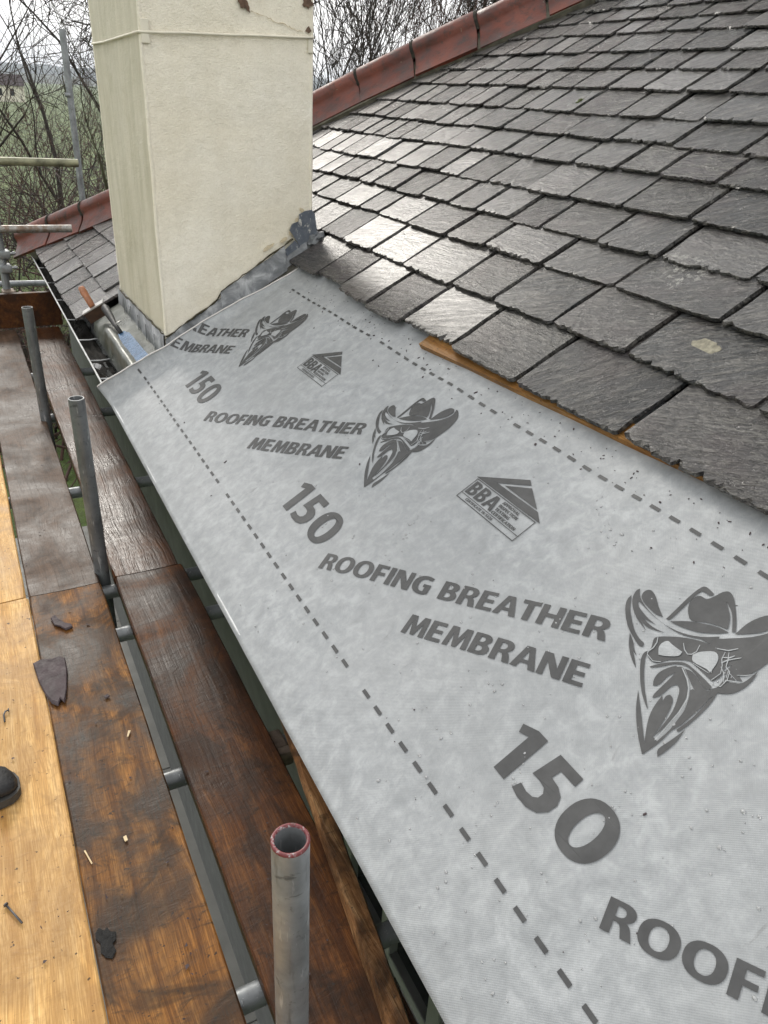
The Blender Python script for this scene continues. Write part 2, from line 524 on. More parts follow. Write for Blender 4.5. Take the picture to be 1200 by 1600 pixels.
M['wall'] = simple('painted_wall', (.10, .105, .10), .7, var=.12, nscale=5, bump=.2, bscale=50, kind='pos')
M['frame'] = simple('grey_frame_paint', (.24, .25, .245), .45, var=.08, nscale=9, kind='pos')
M['glass'] = simple('window_glass', (.012, .014, .015), .06, var=.2, nscale=3, kind='pos', rvar=.02)
M['white'] = simple('white_paint', (.72, .68, .56), .55, var=.08, nscale=20, kind='pos')
M['slate_bit'] = simple('purple_slate', (.05, .036, .039), .65, var=.35, nscale=25, bump=.6, bscale=55)
M['black'] = simple('black_rubber', (.012, .012, .013), .6, var=.4, nscale=30, bump=.5, bscale=90)
M['blackmetal'] = simple('black_metal', (.012, .012, .013), .6, .0, .3, 40)
M['blue'] = simple('blue_steel', (.075, .14, .24), .28, .35, .3, 30)
M['tool_wood'] = simple('tool_handle_wood', (.36, .15, .075), .45, var=.35, nscale=40, bump=.2, bscale=80)
M['tool_block'] = simple('tool_block_wood', (.06, .032, .02), .4, var=.4, nscale=40)
M['steel'] = simple('bright_steel', (.5, .49, .47), .35, .5, .2, 40)
M['slate_bit'].node_tree.nodes['Principled BSDF'].inputs['Specular IOR Level'].default_value = .3
M['nail'] = simple('nail_steel', (.10, .10, .105), .4, .7, .3, 90)
M['red'] = mat_redrim()
M['grass'] = mat_grass()
M['paving'] = simple('grey_paving', (.19, .19, .175), .6, var=.15, nscale=5, bump=.2, bscale=40, kind='pos')
M['bark'] = simple('wet_bark', (.035, .027, .021), .8, var=.4, nscale=14, bump=.5, bscale=40, kind='pos')
M['bark_red'] = simple('twig_bark', (.07, .036, .026), .8, var=.4, nscale=6, kind='pos')
M['bark_green'] = simple('mossy_bark', (.06, .06, .03), .85, var=.5, nscale=5, kind='pos')
M['ever'] = simple('evergreen_leaf', (.02, .04, .015), .7, var=.4, nscale=4, kind='pos')
M['moss'] = simple('moss', (.05, .065, .012), .95, var=.5, nscale=90, bump=.8, bscale=200, kind='pos')
M['hill'] = simple('hill_wood', (.045, .055, .04), .95, var=.4, nscale=.01, kind='pos')
M['chip'] = simple('pale_wood_chip', (.62, .48, .28), .6, var=.15, nscale=60)
M['brick'] = simple('exposed_brick', (.12, .075, .05), .85, var=.5, nscale=40, bump=.6, bscale=90, kind='pos')
mw, ntw, bw = mat_new('water_drop'); bw.inputs['Base Color'].default_value = (.62, .63, .64, 1); bw.inputs['Roughness'].default_value = .02
bw.inputs['Transmission Weight'].default_value = .45; bw.inputs['IOR'].default_value = 1.45
M['water'] = mw
mw, ntw, bw = mat_new('gutter_water'); bw.inputs['Base Color'].default_value = (.02, .02, .018, 1); bw.inputs['Roughness'].default_value = .03
M['gwater'] = mw
M['gutter_in'].node_tree.nodes['Principled BSDF'].inputs['Specular IOR Level'].default_value = .15

# ================================================================== roof frame of reference
TH = R_(32)
RO = Vector((0.432, 0, CZ - 1.18))                      # outer lip of the gutter
SV = Vector((math.cos(TH), 0, math.sin(TH)))            # up the slope
SN = Vector((-math.sin(TH), 0, math.cos(TH)))           # out of the roof
def RP(u, v, n=0.0):
    return RO + Vector((0, u, 0)) + SV*v + SN*n
BZ = CZ - 1.48                                          # top of the scaffold boards

# ================================================================== setting
def ground():
    m = MB(); S = 9000
    m.add([(-S,-S,0),(S,-S,0),(S,S,0),(-S,S,0)], [(0,1,2,3)])
    tag(m.build('ground', M['grass']), 'rough green grass and scrub below and beyond the house', 'ground', kind='structure')
    # paved strip along the wall
    pv = bpy.data.objects.new('path', None); link(pv); tag(pv, 'grey paved path along the foot of the wall', 'path', kind='structure')
    rnd = random.Random(3)
    y = -1.5
    b = MB(); b.box((-.55,-1.6,.001),(.66,6.72,.02)); b.build('path_bed', M['mortar'], pv)
    while y < 6.5:
        L = 1.83
        for (x0, x1) in ((-.54,.03),(.04,.645)):
            mm = MB(); mm.box((x0+.003, y+.003, .01), (x1-.003, y+L-.003, .05+rnd.uniform(0,.004)), .004)
            mm.build('paving_slab', M['paving'], pv)
        y += L
    # hills on the skyline
    rnd = random.Random(9)
    for (dist, h0, amp, nm) in ((1500, 30, 22, 'hill'), (620, 4, 5, 'hill')):
        v = []; f = []; n = 60; D = 3
        for i in range(n+1):
            az = R_(-25 + 75*i/n)
            hgt = h0 + amp*noise.noise(Vector((i*.22, dist*.01, 0))) + amp*.4*noise.noise(Vector((i*.7, 3, dist*.02)))
            for k, (dd, hh) in enumerate(((0, -2), (.22, .6), (.45, 1.0), (.9, -.1))):
                r = dist*(1+dd)
                v.append((r*math.sin(az), r*math.cos(az), hgt*hh))
        for i in range(n):
            for k in range(3):
                a = i*4+k
                f.append((a, a+4, a+5, a+1))
        o = mesh_obj(nm, v, f, M['hill'], smooth=True)
        tag(o, kind='structure')
ground()

# ================================================================== house
HOUSE = empty('house', (0.62, 3.0, 0), 'grey walled house with slate hipped roof and cream rendered chimney', 'house')

WX = .62
def walls():
    m = MB()
    m.box((WX, -1.2, 0), (WX+.25, 6.55, CZ-1.33)); m.box((WX+.25, 6.3, 0), (6.0, 6.55, CZ-1.33))
    m.build('wall', M['wall'], HOUSE)
    m = MB(); m.box((.545, -1.2, CZ-1.36), (.565, 6.62, CZ-1.17)); m.build('fascia', M['frame'], HOUSE)
    m = MB(); m.box((.5655, -1.2, CZ-1.357), (WX+.05, 6.6, CZ-1.345)); m.build('soffit', M['frame'], HOUSE)
    # windows seen between boards and gutter
    for (y0, y1, n) in ((.30, 1.16, 4),):
        w = MB(); z0, z1 = CZ-2.75, CZ-1.56
        fw = .05
        w.box((WX-.035, y0, z1-fw), (WX+.01, y1, z1), .004)
        w.box((WX-.05, y0-.03, z0-.04), (WX+.01, y1+.03, z0), .004)
        step = (y1-y0)/n
        for i in range(n+1):
            yy = y0 + step*i
            w.box((WX-.0345, yy-.022, z0+.001), (WX+.009, yy+.022, z1-fw-.001), .003)
        w.box((WX-.033, y0+.02, CZ-1.80), (WX+.008, y1-.02, CZ-1.765), .003)
        wo = w.build('window', M['frame'], HOUSE)
        for i in range(n):
            for (a, b_) in ((z0+.002, CZ-1.802), (CZ-1.763, z1-fw-.002)):
                p = MB(); p.box((WX-.012, y0+step*i+.024, a), (WX-.006, y0+step*(i+1)-.024, b_)); p.build('pane', M['glass'], wo)
    # vertical cladding joints / downpipe beside the window
    m = MB(); m.tube([(WX-.04, 1.30, .1), (WX-.04, 1.30, CZ-1.4)], .034, 14); shade_auto(m.build('downpipe', M['frame'], HOUSE))
walls()

# ---------------- slates
DECK = mesh_obj('slate_roof', [RP(-.6,.16,-.03), RP(6.52,.06,-.03), RP(3.72,3.20,-.03), RP(-.6,3.22,-.03), RP(-.6,.16,-.06), RP(6.52,.06,-.06), RP(3.72,3.20,-.06), RP(-.6,3.22,-.06)],
                [(0,1,2,3),(7,6,5,4),(0,4,5,1),(1,5,6,2),(2,6,7,3),(3,7,4,0)], M['black'], HOUSE)
# the far slope behind the hip and the slope behind the ridge close the roof
hipA, hipB = RP(6.52,.06,-.03), RP(3.72,3.20,-.03)
bk = Vector((2*hipB.x-hipA.x, 6.52, hipA.z))
mesh_obj('rear_slope', [hipA, bk, hipB, RP(-.6,3.22,-.03), Vector((bk.x, -.6, hipA.z))], [(0,1,2),(2,1,4,3)], M['slate'], HOUSE)

HIPV = [-.05, .062, .326, .613, 1.814, 2.272, 2.557, 2.826, 3.4]
HIPU = [6.46, 6.344, 6.067, 5.743, 4.662, 4.36, 4.112, 3.852, 3.35]
def hip_u(v):
    for i in range(len(HIPV)-1):
        if v <= HIPV[i+1]:
            t = (v-HIPV[i])/(HIPV[i+1]-HIPV[i]); return HIPU[i] + t*(HIPU[i+1]-HIPU[i])
    return HIPU[-1]
def hip_v(u):
    for i in range(len(HIPU)-1):
        if u >= HIPU[i+1]:
            t = (u-HIPU[i])/(HIPU[i+1]-HIPU[i]); return HIPV[i] + t*(HIPV[i+1]-HIPV[i])
    return HIPV[-1]

ROT_ROOF = Matrix((SV, Vector((0,1,0)), SN)).transposed()   # local x up-slope, y along the eave, z out
CH_X0, CH_X1, CH_Y0, CH_Y1 = .682, 1.341, 3.24, 4.24
CH_V0 = (CH_X0-RO.x)/math.cos(TH); CH_V1 = (CH_X1-RO.x)/math.cos(TH)

def slate(u0, u1, v0, L, t, rnd, parent, chip=1.0, cut=None, nadd=0.0):
    """one hand-dressed slate, chipped along its tail and uneven at its sides"""
    w = u1-u0; gap = rnd.uniform(.005, .012)
    u0 += gap; u1 -= gap
    skew = rnd.uniform(-.004, .004)
    nt_ = max(12, int(w/.011))
    ns = 6
    out = []
    # tail, from u0 to u1
    bite = [0.0]*(nt_+1)
    rag = rnd.choice((.15, .3, .5, 1.2))
    for i in range(nt_+1):
        bite[i] = rnd.uniform(0, .0024)*chip + rag*.010*chip*max(0, noise.noise(Vector((u0*37 + i*.30, v0*11, 2)))) + (.010*chip*rag if rnd.random() < .03 else 0)
    for i in range(nt_+1):
        fr = i/nt_
        corner = .006*(1 if i in (0, nt_) else 0)
        out.append([v0 + bite[i] + corner + skew*(fr-.5)*2, u0 + (u1-u0)*fr + rnd.uniform(-.002,.002), 'T'])
    for i in range(1, ns+1):
        out.append([v0 + (L)*(i/ns), u1 + rnd.uniform(-.004,.003) , 'S'])
    for i in range(ns, 0, -1):
        out.append([v0 + (L)*(i/ns), u0 + rnd.uniform(-.003,.004), 'S'])
    if cut:                                       # trim along the hip
        for q in out:
            hv = cut(q[1])
            if q[0] > hv: q[0] = max(v0+.012, hv + rnd.uniform(-.008, .004))
    tilt = 2.55*t
    n0 = t*1.2 + nadd + rnd.uniform(-.0015, .0025)
    twist = rnd.uniform(-.004, .004)/max(w,.1)
    um = (u0+u1)/2
    org = RP(um, v0 + L*.25, 0)
    def P(v, u, n): return (v - (v0 + L*.25), u - um, n)
    def h(v, u): return n0 + tilt*(1-(v-v0)/L) + twist*(u-um)
    rings = [[], [], [], []]
    n = len(out)
    for i, (v, u, k) in enumerate(out):
        if k == 'T':
            ins = (rnd.uniform(.001,.004) if rnd.random() < .75 else rnd.uniform(.005,.013))*chip*(.6+.4*rag)
            ds = (Vector((0, (u0+u1)/2-u)).normalized()*.0 )
            d1 = (ins, 0.0)
        else:
            s_ = -1 if u > um else 1
            d1 = (0.0, s_*rnd.uniform(.0005,.0035))
        rings[0].append(P(v + d1[0], u + d1[1], h(v,u) + t*.5))
        rings[1].append(P(v + d1[0]*.45, u + d1[1]*.5, h(v,u) + t*rnd.uniform(.02,.22)))
        rings[2].append(P(v + (rnd.uniform(0,.003) if k=='T' else 0), u, h(v,u) - t*rnd.uniform(.12,.3)))
        rings[3].append(P(v + .002*(k=='T'), u, h(v,u) - t*.5))
    verts = sum(rings, [])
    faces = []
    for r in range(3):
        for i in range(n):
            j = (i+1) % n
            faces.append((r*n+i, (r+1)*n+i, (r+1)*n+j, r*n+j))
    faces.append(tuple(range(n)))
    me = bpy.data.meshes.new('slate')
    me.from_pydata(verts, [], faces); me.update()
    # make sure the top looks outward
    if me.polygons[-1].normal.z < 0: me.flip_normals()
    me.materials.append(M['slate'])
    o = bpy.data.objects.new('slate', me)
    o.matrix_basis = Matrix.Translation(org) @ ROT_ROOF.to_4x4()
    COL.objects.link(o)
    setparent(o, parent)
    return o

COURSES = [.952, 1.158, 1.348, 1.50, 1.662, 1.836, 1.986, 2.138, 2.306, 2.448, 2.582, 2.732, 2.848, 2.96, 3.07]
EAVE_COURSES = [.05, .262, .475, .70]
def slates():
    rnd = random.Random(41)
    cut = lambda u: hip_v(u) + .03
    def course(v0, nxt, ua, ub, wlo, whi, t, chip=1.0, jog=0.0):
        L = (nxt-v0)*2.05
        u = ua
        while u < ub - .03:
            near = 1 - min(1, max(0, (u-.7)/2.4))
            w = rnd.uniform(wlo, whi)*(.72 + .62*near)
            if ub-(u+w) < .09: w = ub-u
            hv = min(hip_v(u), hip_v(u+w))
            hx = max(hip_v(u), hip_v(u+w))
            if hx > v0 + .02:
                slate(u, u+w, v0 + rnd.uniform(-.007,.006) + jog*rnd.uniform(-1,.5), L, t*rnd.uniform(.94,1.08), rnd, DECK, chip, cut if hv < v0 + L else None)
            u += w
    for i, v0 in enumerate(COURSES):
        nxt = COURSES[i+1] if i+1 < len(COURSES) else v0+.11
        t = .0108 - .0002*i
        end = hip_u(v0)
        wlo, whi = (.24,.34) if i < 3 else ((.18,.31) if i < 8 else (.17,.29))
        s0 = .02 + .31*((i*.618) % 1) - .3
        if v0 < CH_V1 + .02:
            # below or beside the chimney: run stops at its lead, starts again behind it
            course(v0, nxt, s0+.3, CH_Y0-.03, wlo, whi, t, 1.25, .022 if i == 0 else 0)
            course(v0, nxt, CH_Y1+.03, end, wlo, whi, t)
        else:
            course(v0, nxt, s0+.25*(i>4)+(.3 if i<5 else .55), end, wlo, whi, t)
    for i, v0 in enumerate(EAVE_COURSES):
        nxt = EAVE_COURSES[i+1] if i+1 < len(EAVE_COURSES) else .985
        course(v0, nxt, CH_Y1+.05 + .14*(i%2), hip_u(v0), .40, .48, .0115, .6)
slates()

# batten that shows under the first course and the roof battens below it
m = MB()
for (ua, ub, v, nn, hh, ww) in ((-.3, 2.03, .955, .0, .022, .04),):
    vs_ = []
    for u in (ua, ub):
        for (dv, dn) in ((-.01,0),(ww,0),(ww,hh),(-.01,hh)):
            vv = v + dv + (.085 if u == ua else -.022)
            vs_.append(RP(u, vv, nn+dn+.002))
    m.add(vs_, [(3,2,1,0),(4,5,6,7),(0,1,5,4),(1,2,6,5),(2,3,7,6),(3,0,4,7)])
m.build('batten', M['wood_batten'], HOUSE, loc=RP(1.2,.95,0))

# ---------------- hip and ridge tiles
def hip_tiles():
    # dark mortar bed
    bed = MB(); pts = []
    for v in [x*.1 for x in range(0, 33)]:
        pts.append((hip_u(v), v))
    rings = []
    for (u, v) in pts:
        rings.append([RP(u-.025, v, -.02), RP(u-.012, v, .050), RP(u+.19, v, .09), RP(u+.30, v, -.06)])
    bed.ring(rings)
    HB = bed.build('hip', M['mortar'], HOUSE)
    # cross profile of a roll-topped hip tile: (distance across, height)
    prof = [(-.160,-.008),(-.128,.020),(-.098,.044),(-.076,.066),(-.062,.088),(-.060,.108),(-.064,.128),(-.058,.152),(-.040,.172),(-.018,.181),(0,.183),(.018,.181),(.040,.172),(.058,.152),(.064,.128),(.060,.108),(.062,.088),(.076,.066),(.098,.044),(.128,.020),(.160,-.008)]
    th = .014
    def tile(a, b, nm, parent, acr, upv, rnd):
        ax = (b-a).normalized(); L = (b-a).length
        rings = []
        j = Vector((rnd.uniform(-.004,.004), rnd.uniform(-.004,.004), rnd.uniform(-.004,.006)))
        for s in (0.008, .016, .5*L, L-.016, L-.008):
            sc = 1.0 if .01 < s < L-.01 else .97
            outer = [a + ax*s + j + acr*(x*sc) + upv*(y*sc + rnd.uniform(-.0006,.0006)) for x, y in prof]
            inner = [a + ax*s + j + acr*(x*.93) + upv*(y-th) for x, y in reversed(prof)]
            rings.append(outer + inner)
        mb = MB(); mb.ring(rings)
        o = mb.build(nm, M['terracotta'], parent, loc=(a+b)/2)
        return shade_auto(o, 50)
    rnd = random.Random(5)
    # walk along the hip in 0.40 m steps; centre line lies 0.11 m beyond the visible lower edge
    path = [RP(hip_u(v)+.19, v, .004) for v in [-.02 + .02*i for i in range(0, 166)]]
    acc = 0; last = path[0]; prev = path[0]; ends = [path[0]]
    for p in path[1:]:
        acc += (p-prev).length; prev = p
        if acc >= .355: ends.append(p); acc = 0
    for i in range(len(ends)-1):
        a, b = ends[i], ends[i+1]
        ax = (b-a).normalized()
        acr0 = Vector((SV.x*.0, 1, 0)); 
        nrm = (SN*.8 + Vector((0,.45,.45))).normalized()
        acr = ax.cross(nrm).normalized(); upv = acr.cross(ax).normalized()
        if upv.z < 0: upv = -upv
        tile(a, b, 'hip_tile', HB, acr, upv, rnd)
        # rough mortar squeezed out of the joint
        rings = []
        for s_, g_ in ((-.012,.985), (-.006,1.02), (.006,1.025), (.012,.985)):
            rings.append([a + ax*s_ + acr*(x*g_) + upv*(y*g_ + rnd.uniform(-.003,.003)) for x, y in prof if x < .07])
        mj = MB(); mj.ring(rings, False, False); mj.build('mortar_joint', M['joint'], HB, True)
    # ridge
    top = ends[-1]
    y = top.y - .1
    while y > -.3:
        a = Vector((RP(0,3.26,0).x, y, RP(0,3.26,0).z+.0)); b = a - Vector((0,.44,0))
        tile(a, b, 'ridge_tile', HB, Vector((1,0,0)), Vector((0,0,1)), rnd)
        y -= .445
hip_tiles()

# ---------------- chimney
def chimney():
    rnd = random.Random(12)
    zb, zt = CZ-1.15, CZ+.75
    def gridface(p00, du, dv, nu, nv, nrm, amp):
        v = []; f = []
        for j in range(nv+1):
            for i in range(nu+1):
                p = p00 + du*(i/nu) + dv*(j/nv)
                edge = 0 if i in (0, nu) else 1
                p = p + nrm*(amp*noise.noise(p*4.0)*edge)
                v.append(p)
        for j in range(nv):
            for i in range(nu):
                a = j*(nu+1)+i
                f.append((a, a+1, a+nu+2, a+nu+1))
        return v, f
    A = Vector((CH_X0, CH_Y0, zb)); X = Vector((CH_X1-CH_X0,0,0)); Y = Vector((0,CH_Y1-CH_Y0,0)); Z = Vector((0,0,zt-zb))
    verts = []; faces = []; fm = []
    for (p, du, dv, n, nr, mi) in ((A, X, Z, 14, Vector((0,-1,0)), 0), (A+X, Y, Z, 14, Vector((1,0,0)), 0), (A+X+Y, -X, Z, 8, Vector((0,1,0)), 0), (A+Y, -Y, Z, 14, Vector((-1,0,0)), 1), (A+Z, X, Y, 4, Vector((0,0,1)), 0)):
        v, f = gridface(p, du, dv, n, 30, nr, .006)
        b = len(verts); verts += v
        faces += [tuple(i+b for i in q) for q in f]; fm += [mi]*len(f)
    C = mesh_obj('chimney', verts, faces, None, HOUSE, True, mats=[M['render'], M['render_algae_shade']], fm=fm)
    shade_auto(C, 50)
    # rounded corner beads, a little proud
    for (x, y) in ((CH_X0, CH_Y0), (CH_X1, CH_Y0), (CH_X0, CH_Y1)):
        pts = [(x + .004 + rnd.uniform(-.0012,.0012) if x < 1 else x - .004, y + .004 + rnd.uniform(-.0012,.0012), zb + (zt-zb)*i/24) for i in range(25)]
        mb = MB(); mb.tube(pts, [.0075 + rnd.uniform(-.001,.001) for _ in pts], 8)
        mb.build('corner_bead', M['render'], C, True)
    # wire tied round the stack with painted tape at the corners
    wz = CZ+.155
    pts = [(CH_X0-.007, CH_Y1, wz-.01), (CH_X0-.010, CH_Y1-.3, wz-.012), (CH_X0-.008, CH_Y0+.25, wz-.002), (CH_X0-.008, CH_Y0-.008, wz+.003)]
    for i in range(1, 9):
        fr = i/8; pts.append((CH_X0 + (CH_X1-CH_X0)*fr, CH_Y0-.009 - rnd.uniform(0,.002), wz+.003 + .03*fr + rnd.uniform(-.002,.002)))
    mb = MB(); mb.tube(pts, .0045, 8); mb.build('wire', M['white'], C, True)
    for (x0, x1, z0, z1) in ((CH_X0+.002, CH_X0+.032, wz-.03, wz+.045), (CH_X1-.022, CH_X1-.001, wz-.02, wz+.03)):
        mb = MB(); mb.box((x0, CH_Y0-.0085, z0), (x1, CH_Y0-.002, z1), .002); mb.build('wire_bracket', M['white'], C)
    # blown render: brick shows through ragged patches near the top
    def patch(pts, mat, y, nm):
        vs_ = [Vector((x, y, z)) for x, z in pts]
        tri = tessellate_polygon([vs_])
        bs = [v + Vector((0,.004,0)) for v in vs_]
        n = len(vs_)
        mesh_obj(nm, vs_ + bs, [tuple(t) for t in tri] + [(i, (i+1)%n, n+(i+1)%n, n+i) for i in range(n)], mat, C)
    def blob(cx, cz, rx, rz, rot, n=16):
        out = []
        for i in range(n):
            a = 2*math.pi*i/n; r = rnd.uniform(.6,1.15)
            x, z = rx*r*math.cos(a), rz*r*math.sin(a)
            out.append((cx + x*math.cos(rot)-z*math.sin(rot), cz + x*math.sin(rot)+z*math.cos(rot)))
        return out
    sx = CH_X1-CH_X0
    patch(blob(CH_X0+sx*.565, CZ+.285, .012, .030, .4), M['brick'], CH_Y0-.0075, 'render_chip')
    patch(blob(CH_X0+sx*.60, CZ+.268, .010, .022, .5), M['brick'], CH_Y0-.0075, 'render_chip')
    patch(blob(CH_X0+sx*.965, CZ+.30, .024, .02, -.3), M['brick'], CH_Y0-.0075, 'render_chip')
    patch(blob(CH_X0+sx*.97, CZ+.212, .012, .012, .3), M['brick'], CH_Y0-.0075, 'render_chip')
    cr = [(CH_X0+sx*.62, CZ+.255), (CH_X0+sx*.70, CZ+.245), (CH_X0+sx*.78, CZ+.226), (CH_X0+sx*.85, CZ+.21), (CH_X0+sx*.93, CZ+.202)]
    mb = MB(); mb.tube([(x + rnd.uniform(-.003,.003), CH_Y0-.0055, z + rnd.uniform(-.004,.004)) for x, z in [(cr[0][0] + (cr[-1][0]-cr[0][0])*q/24, cr[0][1] + (cr[-1][1]-cr[0][1])*q/24) for q in range(25)]], [rnd.uniform(.0004,.0017) for _ in range(25)], 6); mb.build('crack', M['stain'], C)
    # dirty, mossy line where the render meets the lead
    def rz_(x): return RO.z + (x-RO.x)*math.tan(TH)
    pts = [(CH_X0 + (CH_X1-.09-CH_X0)*i/30, CH_Y0-.009 + rnd.uniform(-.002,.002), rz_(CH_X0 + (CH_X1-.09-CH_X0)*i/30) + (.089 if i < 13 else .113) + rnd.uniform(-.003,.004)) for i in range(31)]
    mb = MB(); mb.tube(pts, [rnd.uniform(.0015,.005) for _ in pts], 6); mb.build('dirt_line', M['dirt'], C, True)
    pts = [(CH_X0-.010 + rnd.uniform(-.002,.002), CH_Y0 + (CH_Y1-CH_Y0)*i/30, CZ-.922-.03*i/30 + rnd.uniform(-.003,.005)) for i in range(31)]
    mb = MB(); mb.tube(pts, [rnd.uniform(.0015,.005) for _ in pts], 6); mb.build('dirt_line', M['dirt'], C, True)
    for (fx, dz, rx, rz2) in ((.86,.145,.018,.014), (.90,.165,.012,.02), (.80,.135,.02,.008), (.93,.20,.01,.012), (.70,.15,.03,.008)):
        x = CH_X0 + sx*fx
        patch(blob(x, rz_(x)+dz, rx, rz2, .5), M['stain'], CH_Y0-.0068, 'render_patch')
    # ---- lead flashing
    def roofz(x): return RO.z + (x-RO.x)*math.tan(TH)
    def strip(x0, x1, hb, ht, y, nm, mat, n=18, jig=.006, lean=.03):
        v = []; f = []
        for i in range(n+1):
            x = x0 + (x1-x0)*i/n
            a = jig*noise.noise(Vector((x*9, 1.3, 0))); b = jig*noise.noise(Vector((x*11, 7.1, 0)))
            w = .006*noise.noise(Vector((x*14, 2, 5)))
            v += [(x, y-lean+w, roofz(x)+hb+a), (x, y-lean*.45+w, roofz(x)+hb+(ht-hb)*.35+a*.5), (x, y+w*.4-.001, roofz(x)+ht+b), (x, y+.004, roofz(x)+ht+b-.001)]
        for i in range(n):
            for k in range(3):
                f.append((i*4+k, (i+1)*4+k, (i+1)*4+k+1, i*4+k+1))
        return mesh_obj(nm, v, f, mat, C, True)
    strip(CH_X0-.004, CH_X0+.28, .012, .088, CH_Y0-.010, 'lead_flashing', M['lead'])
    strip(CH_X0+.24, CH_X0+.53, .02, .112, CH_Y0-.016, 'lead_flashing', M['lead'])
    strip(CH_X0+.515, CH_X1-.03, .03, .075, CH_Y0-.012, 'lead_flashing', M['lead'])
    # corner leaf folded round the upper corner
    def fr_(px, py):                                      # point on the chimney face seen at that place of the photograph
        d = m3 @ Vector((px-600, -(py-800), -1200.0)); t = (CH_Y0-.016)/d.y
        return Vector((d.x*t, CH_Y0-.016, CZ + d.z*t))
    v = [fr_(*q) for q in ((466,404),(470,386),(453,362),(456,352),(468,347),(467,336),(478,330),(487,328),(494,335),(498,372),(470,388),(499,374),(500,392),(474,406))]
    v = [fr_(*q) for q in ((470,387),(462,374),(453,360),(457,350),(467,346),(468,335),(477,330),(487,328),(492,334),(497,374))]
    vb = [fr_(*q) + Vector((0,-.004,0)) for q in ((474,404),(472,388),(497,375),(499,390),(488,398))]
    nb = len(vb)
    mesh_obj('lead_flashing', vb + [q+Vector((0,.006,0)) for q in vb], [tuple(range(nb))]+[(i,nb+i,nb+(i+1)%nb,(i+1)%nb) for i in range(nb)], M['lead_new'], C)
    vc = [fr_(*q) + Vector((0,-.002,0)) for q in ((444,392),(461,376),(472,389),(474,406),(456,412))]
    nb = len(vc)
    mesh_obj('lead_flashing', vc + [q+Vector((0,.006,0)) for q in vc], [tuple(range(nb))]+[(i,nb+i,nb+(i+1)%nb,(i+1)%nb) for i in range(nb)], M['lead_new'], C)
    v2 = [Vector(p)+Vector((0,.006,0)) for p in v]; n = len(v)
    mesh_obj('lead_flashing', v+v2, [tuple(range(n))]+[(i,n+i,n+(i+1)%n,(i+1)%n) for i in range(n)], M['lead_new'], C)
    # crumpled end kicked on to the slates
    bm = bmesh.new(); bmesh.ops.create_icosphere(bm, subdivisions=3, radius=1)
    for q in bm.verts:
        c = q.co; d = 1 + .35*noise.noise(c*2.2)
        p = RP(CH_Y0-.01 + c.y*.035*d, CH_V1+.035 + c.x*.05*d, .035 + c.z*.03*d)
        q.co = p
    me = bpy.data.meshes.new('lead_flashing'); bm.to_mesh(me); bm.free(); me.materials.append(M['lead'])
    o = bpy.data.objects.new('lead_flashing', me); COL.objects.link(o); setparent(o, C)
    # upstand on the eaves side and the tray beside it
    v = []; f = []; n = 24
    for i in range(n+1):
        y = CH_Y0-.012 + (CH_Y1-CH_Y0+.03)*i/n
        w = .005*noise.noise(Vector((y*9, 0, 3)))
        v += [(CH_X0-.03+w, y, RO.z+.03), (CH_X0-.014+w, y, RO.z+.12), (CH_X0-.012+w*.5, y, CZ-.925+.012*noise.noise(Vector((y*5,2,0)))-.03*i/n), (CH_X0+.002, y, CZ-.926-.03*i/n)]
    for i in range(n):
        for k in range(3): f.append((i*4+k, i*4+k+1, (i+1)*4+k+1, (i+1)*4+k))
    mesh_obj('lead_upstand', v, f, M['lead'], C, True)
    # vertical welts on the upstand
    for i in range(5):
        y = CH_Y0+.15+.17*i
        mb = MB(); mb.tube([(CH_X0-.021, y, RO.z+.06), (CH_X0-.018, y, RO.z+.22)], .0018, 6); mb.build('lead_welt', M['lead'], C, True)
    # tray: crumpled sheet over the eave with a raised fold
    v = []; f = []; nu, nv = 30, 16
    for i in range(nu+1):
        u = 3.235 + (4.27-3.235)*i/nu
        for j in range(nv+1):
            vv = .082 + (.31-.082)*j/nv
            fold = .050*math.exp(-((vv-.155)/.03)**2)*min(1, max(0,(u-3.1)/.15))*min(1,max(0,(4.12-u)/.25))
            drop = -.05*max(0, (.12-vv)/.04)
            cr = .008*noise.noise(Vector((u*9, vv*12, 0))) + .006*noise.noise(Vector((u*28, vv*34, 4)))
            v.append(RP(u, vv, .004 + fold + drop + cr*(.6+8*fold)))
    for i in range(nu):
        for j in range(nv):
            a = i*(nv+1)+j
            f.append((a, a+1, a+nv+2, a+nv+1))
    mesh_obj('lead_tray', v, f, M['lead_green'], C, True)
    return C
M['dirt'] = simple('mossy_dirt', (.05, .042, .022), .95, var=.6, nscale=60, kind='pos')
M['stain'] = simple('bare_render', (.62, .53, .37), .85, var=.25, nscale=60, bump=.5, bscale=120, kind='pos')
CHIM = chimney()

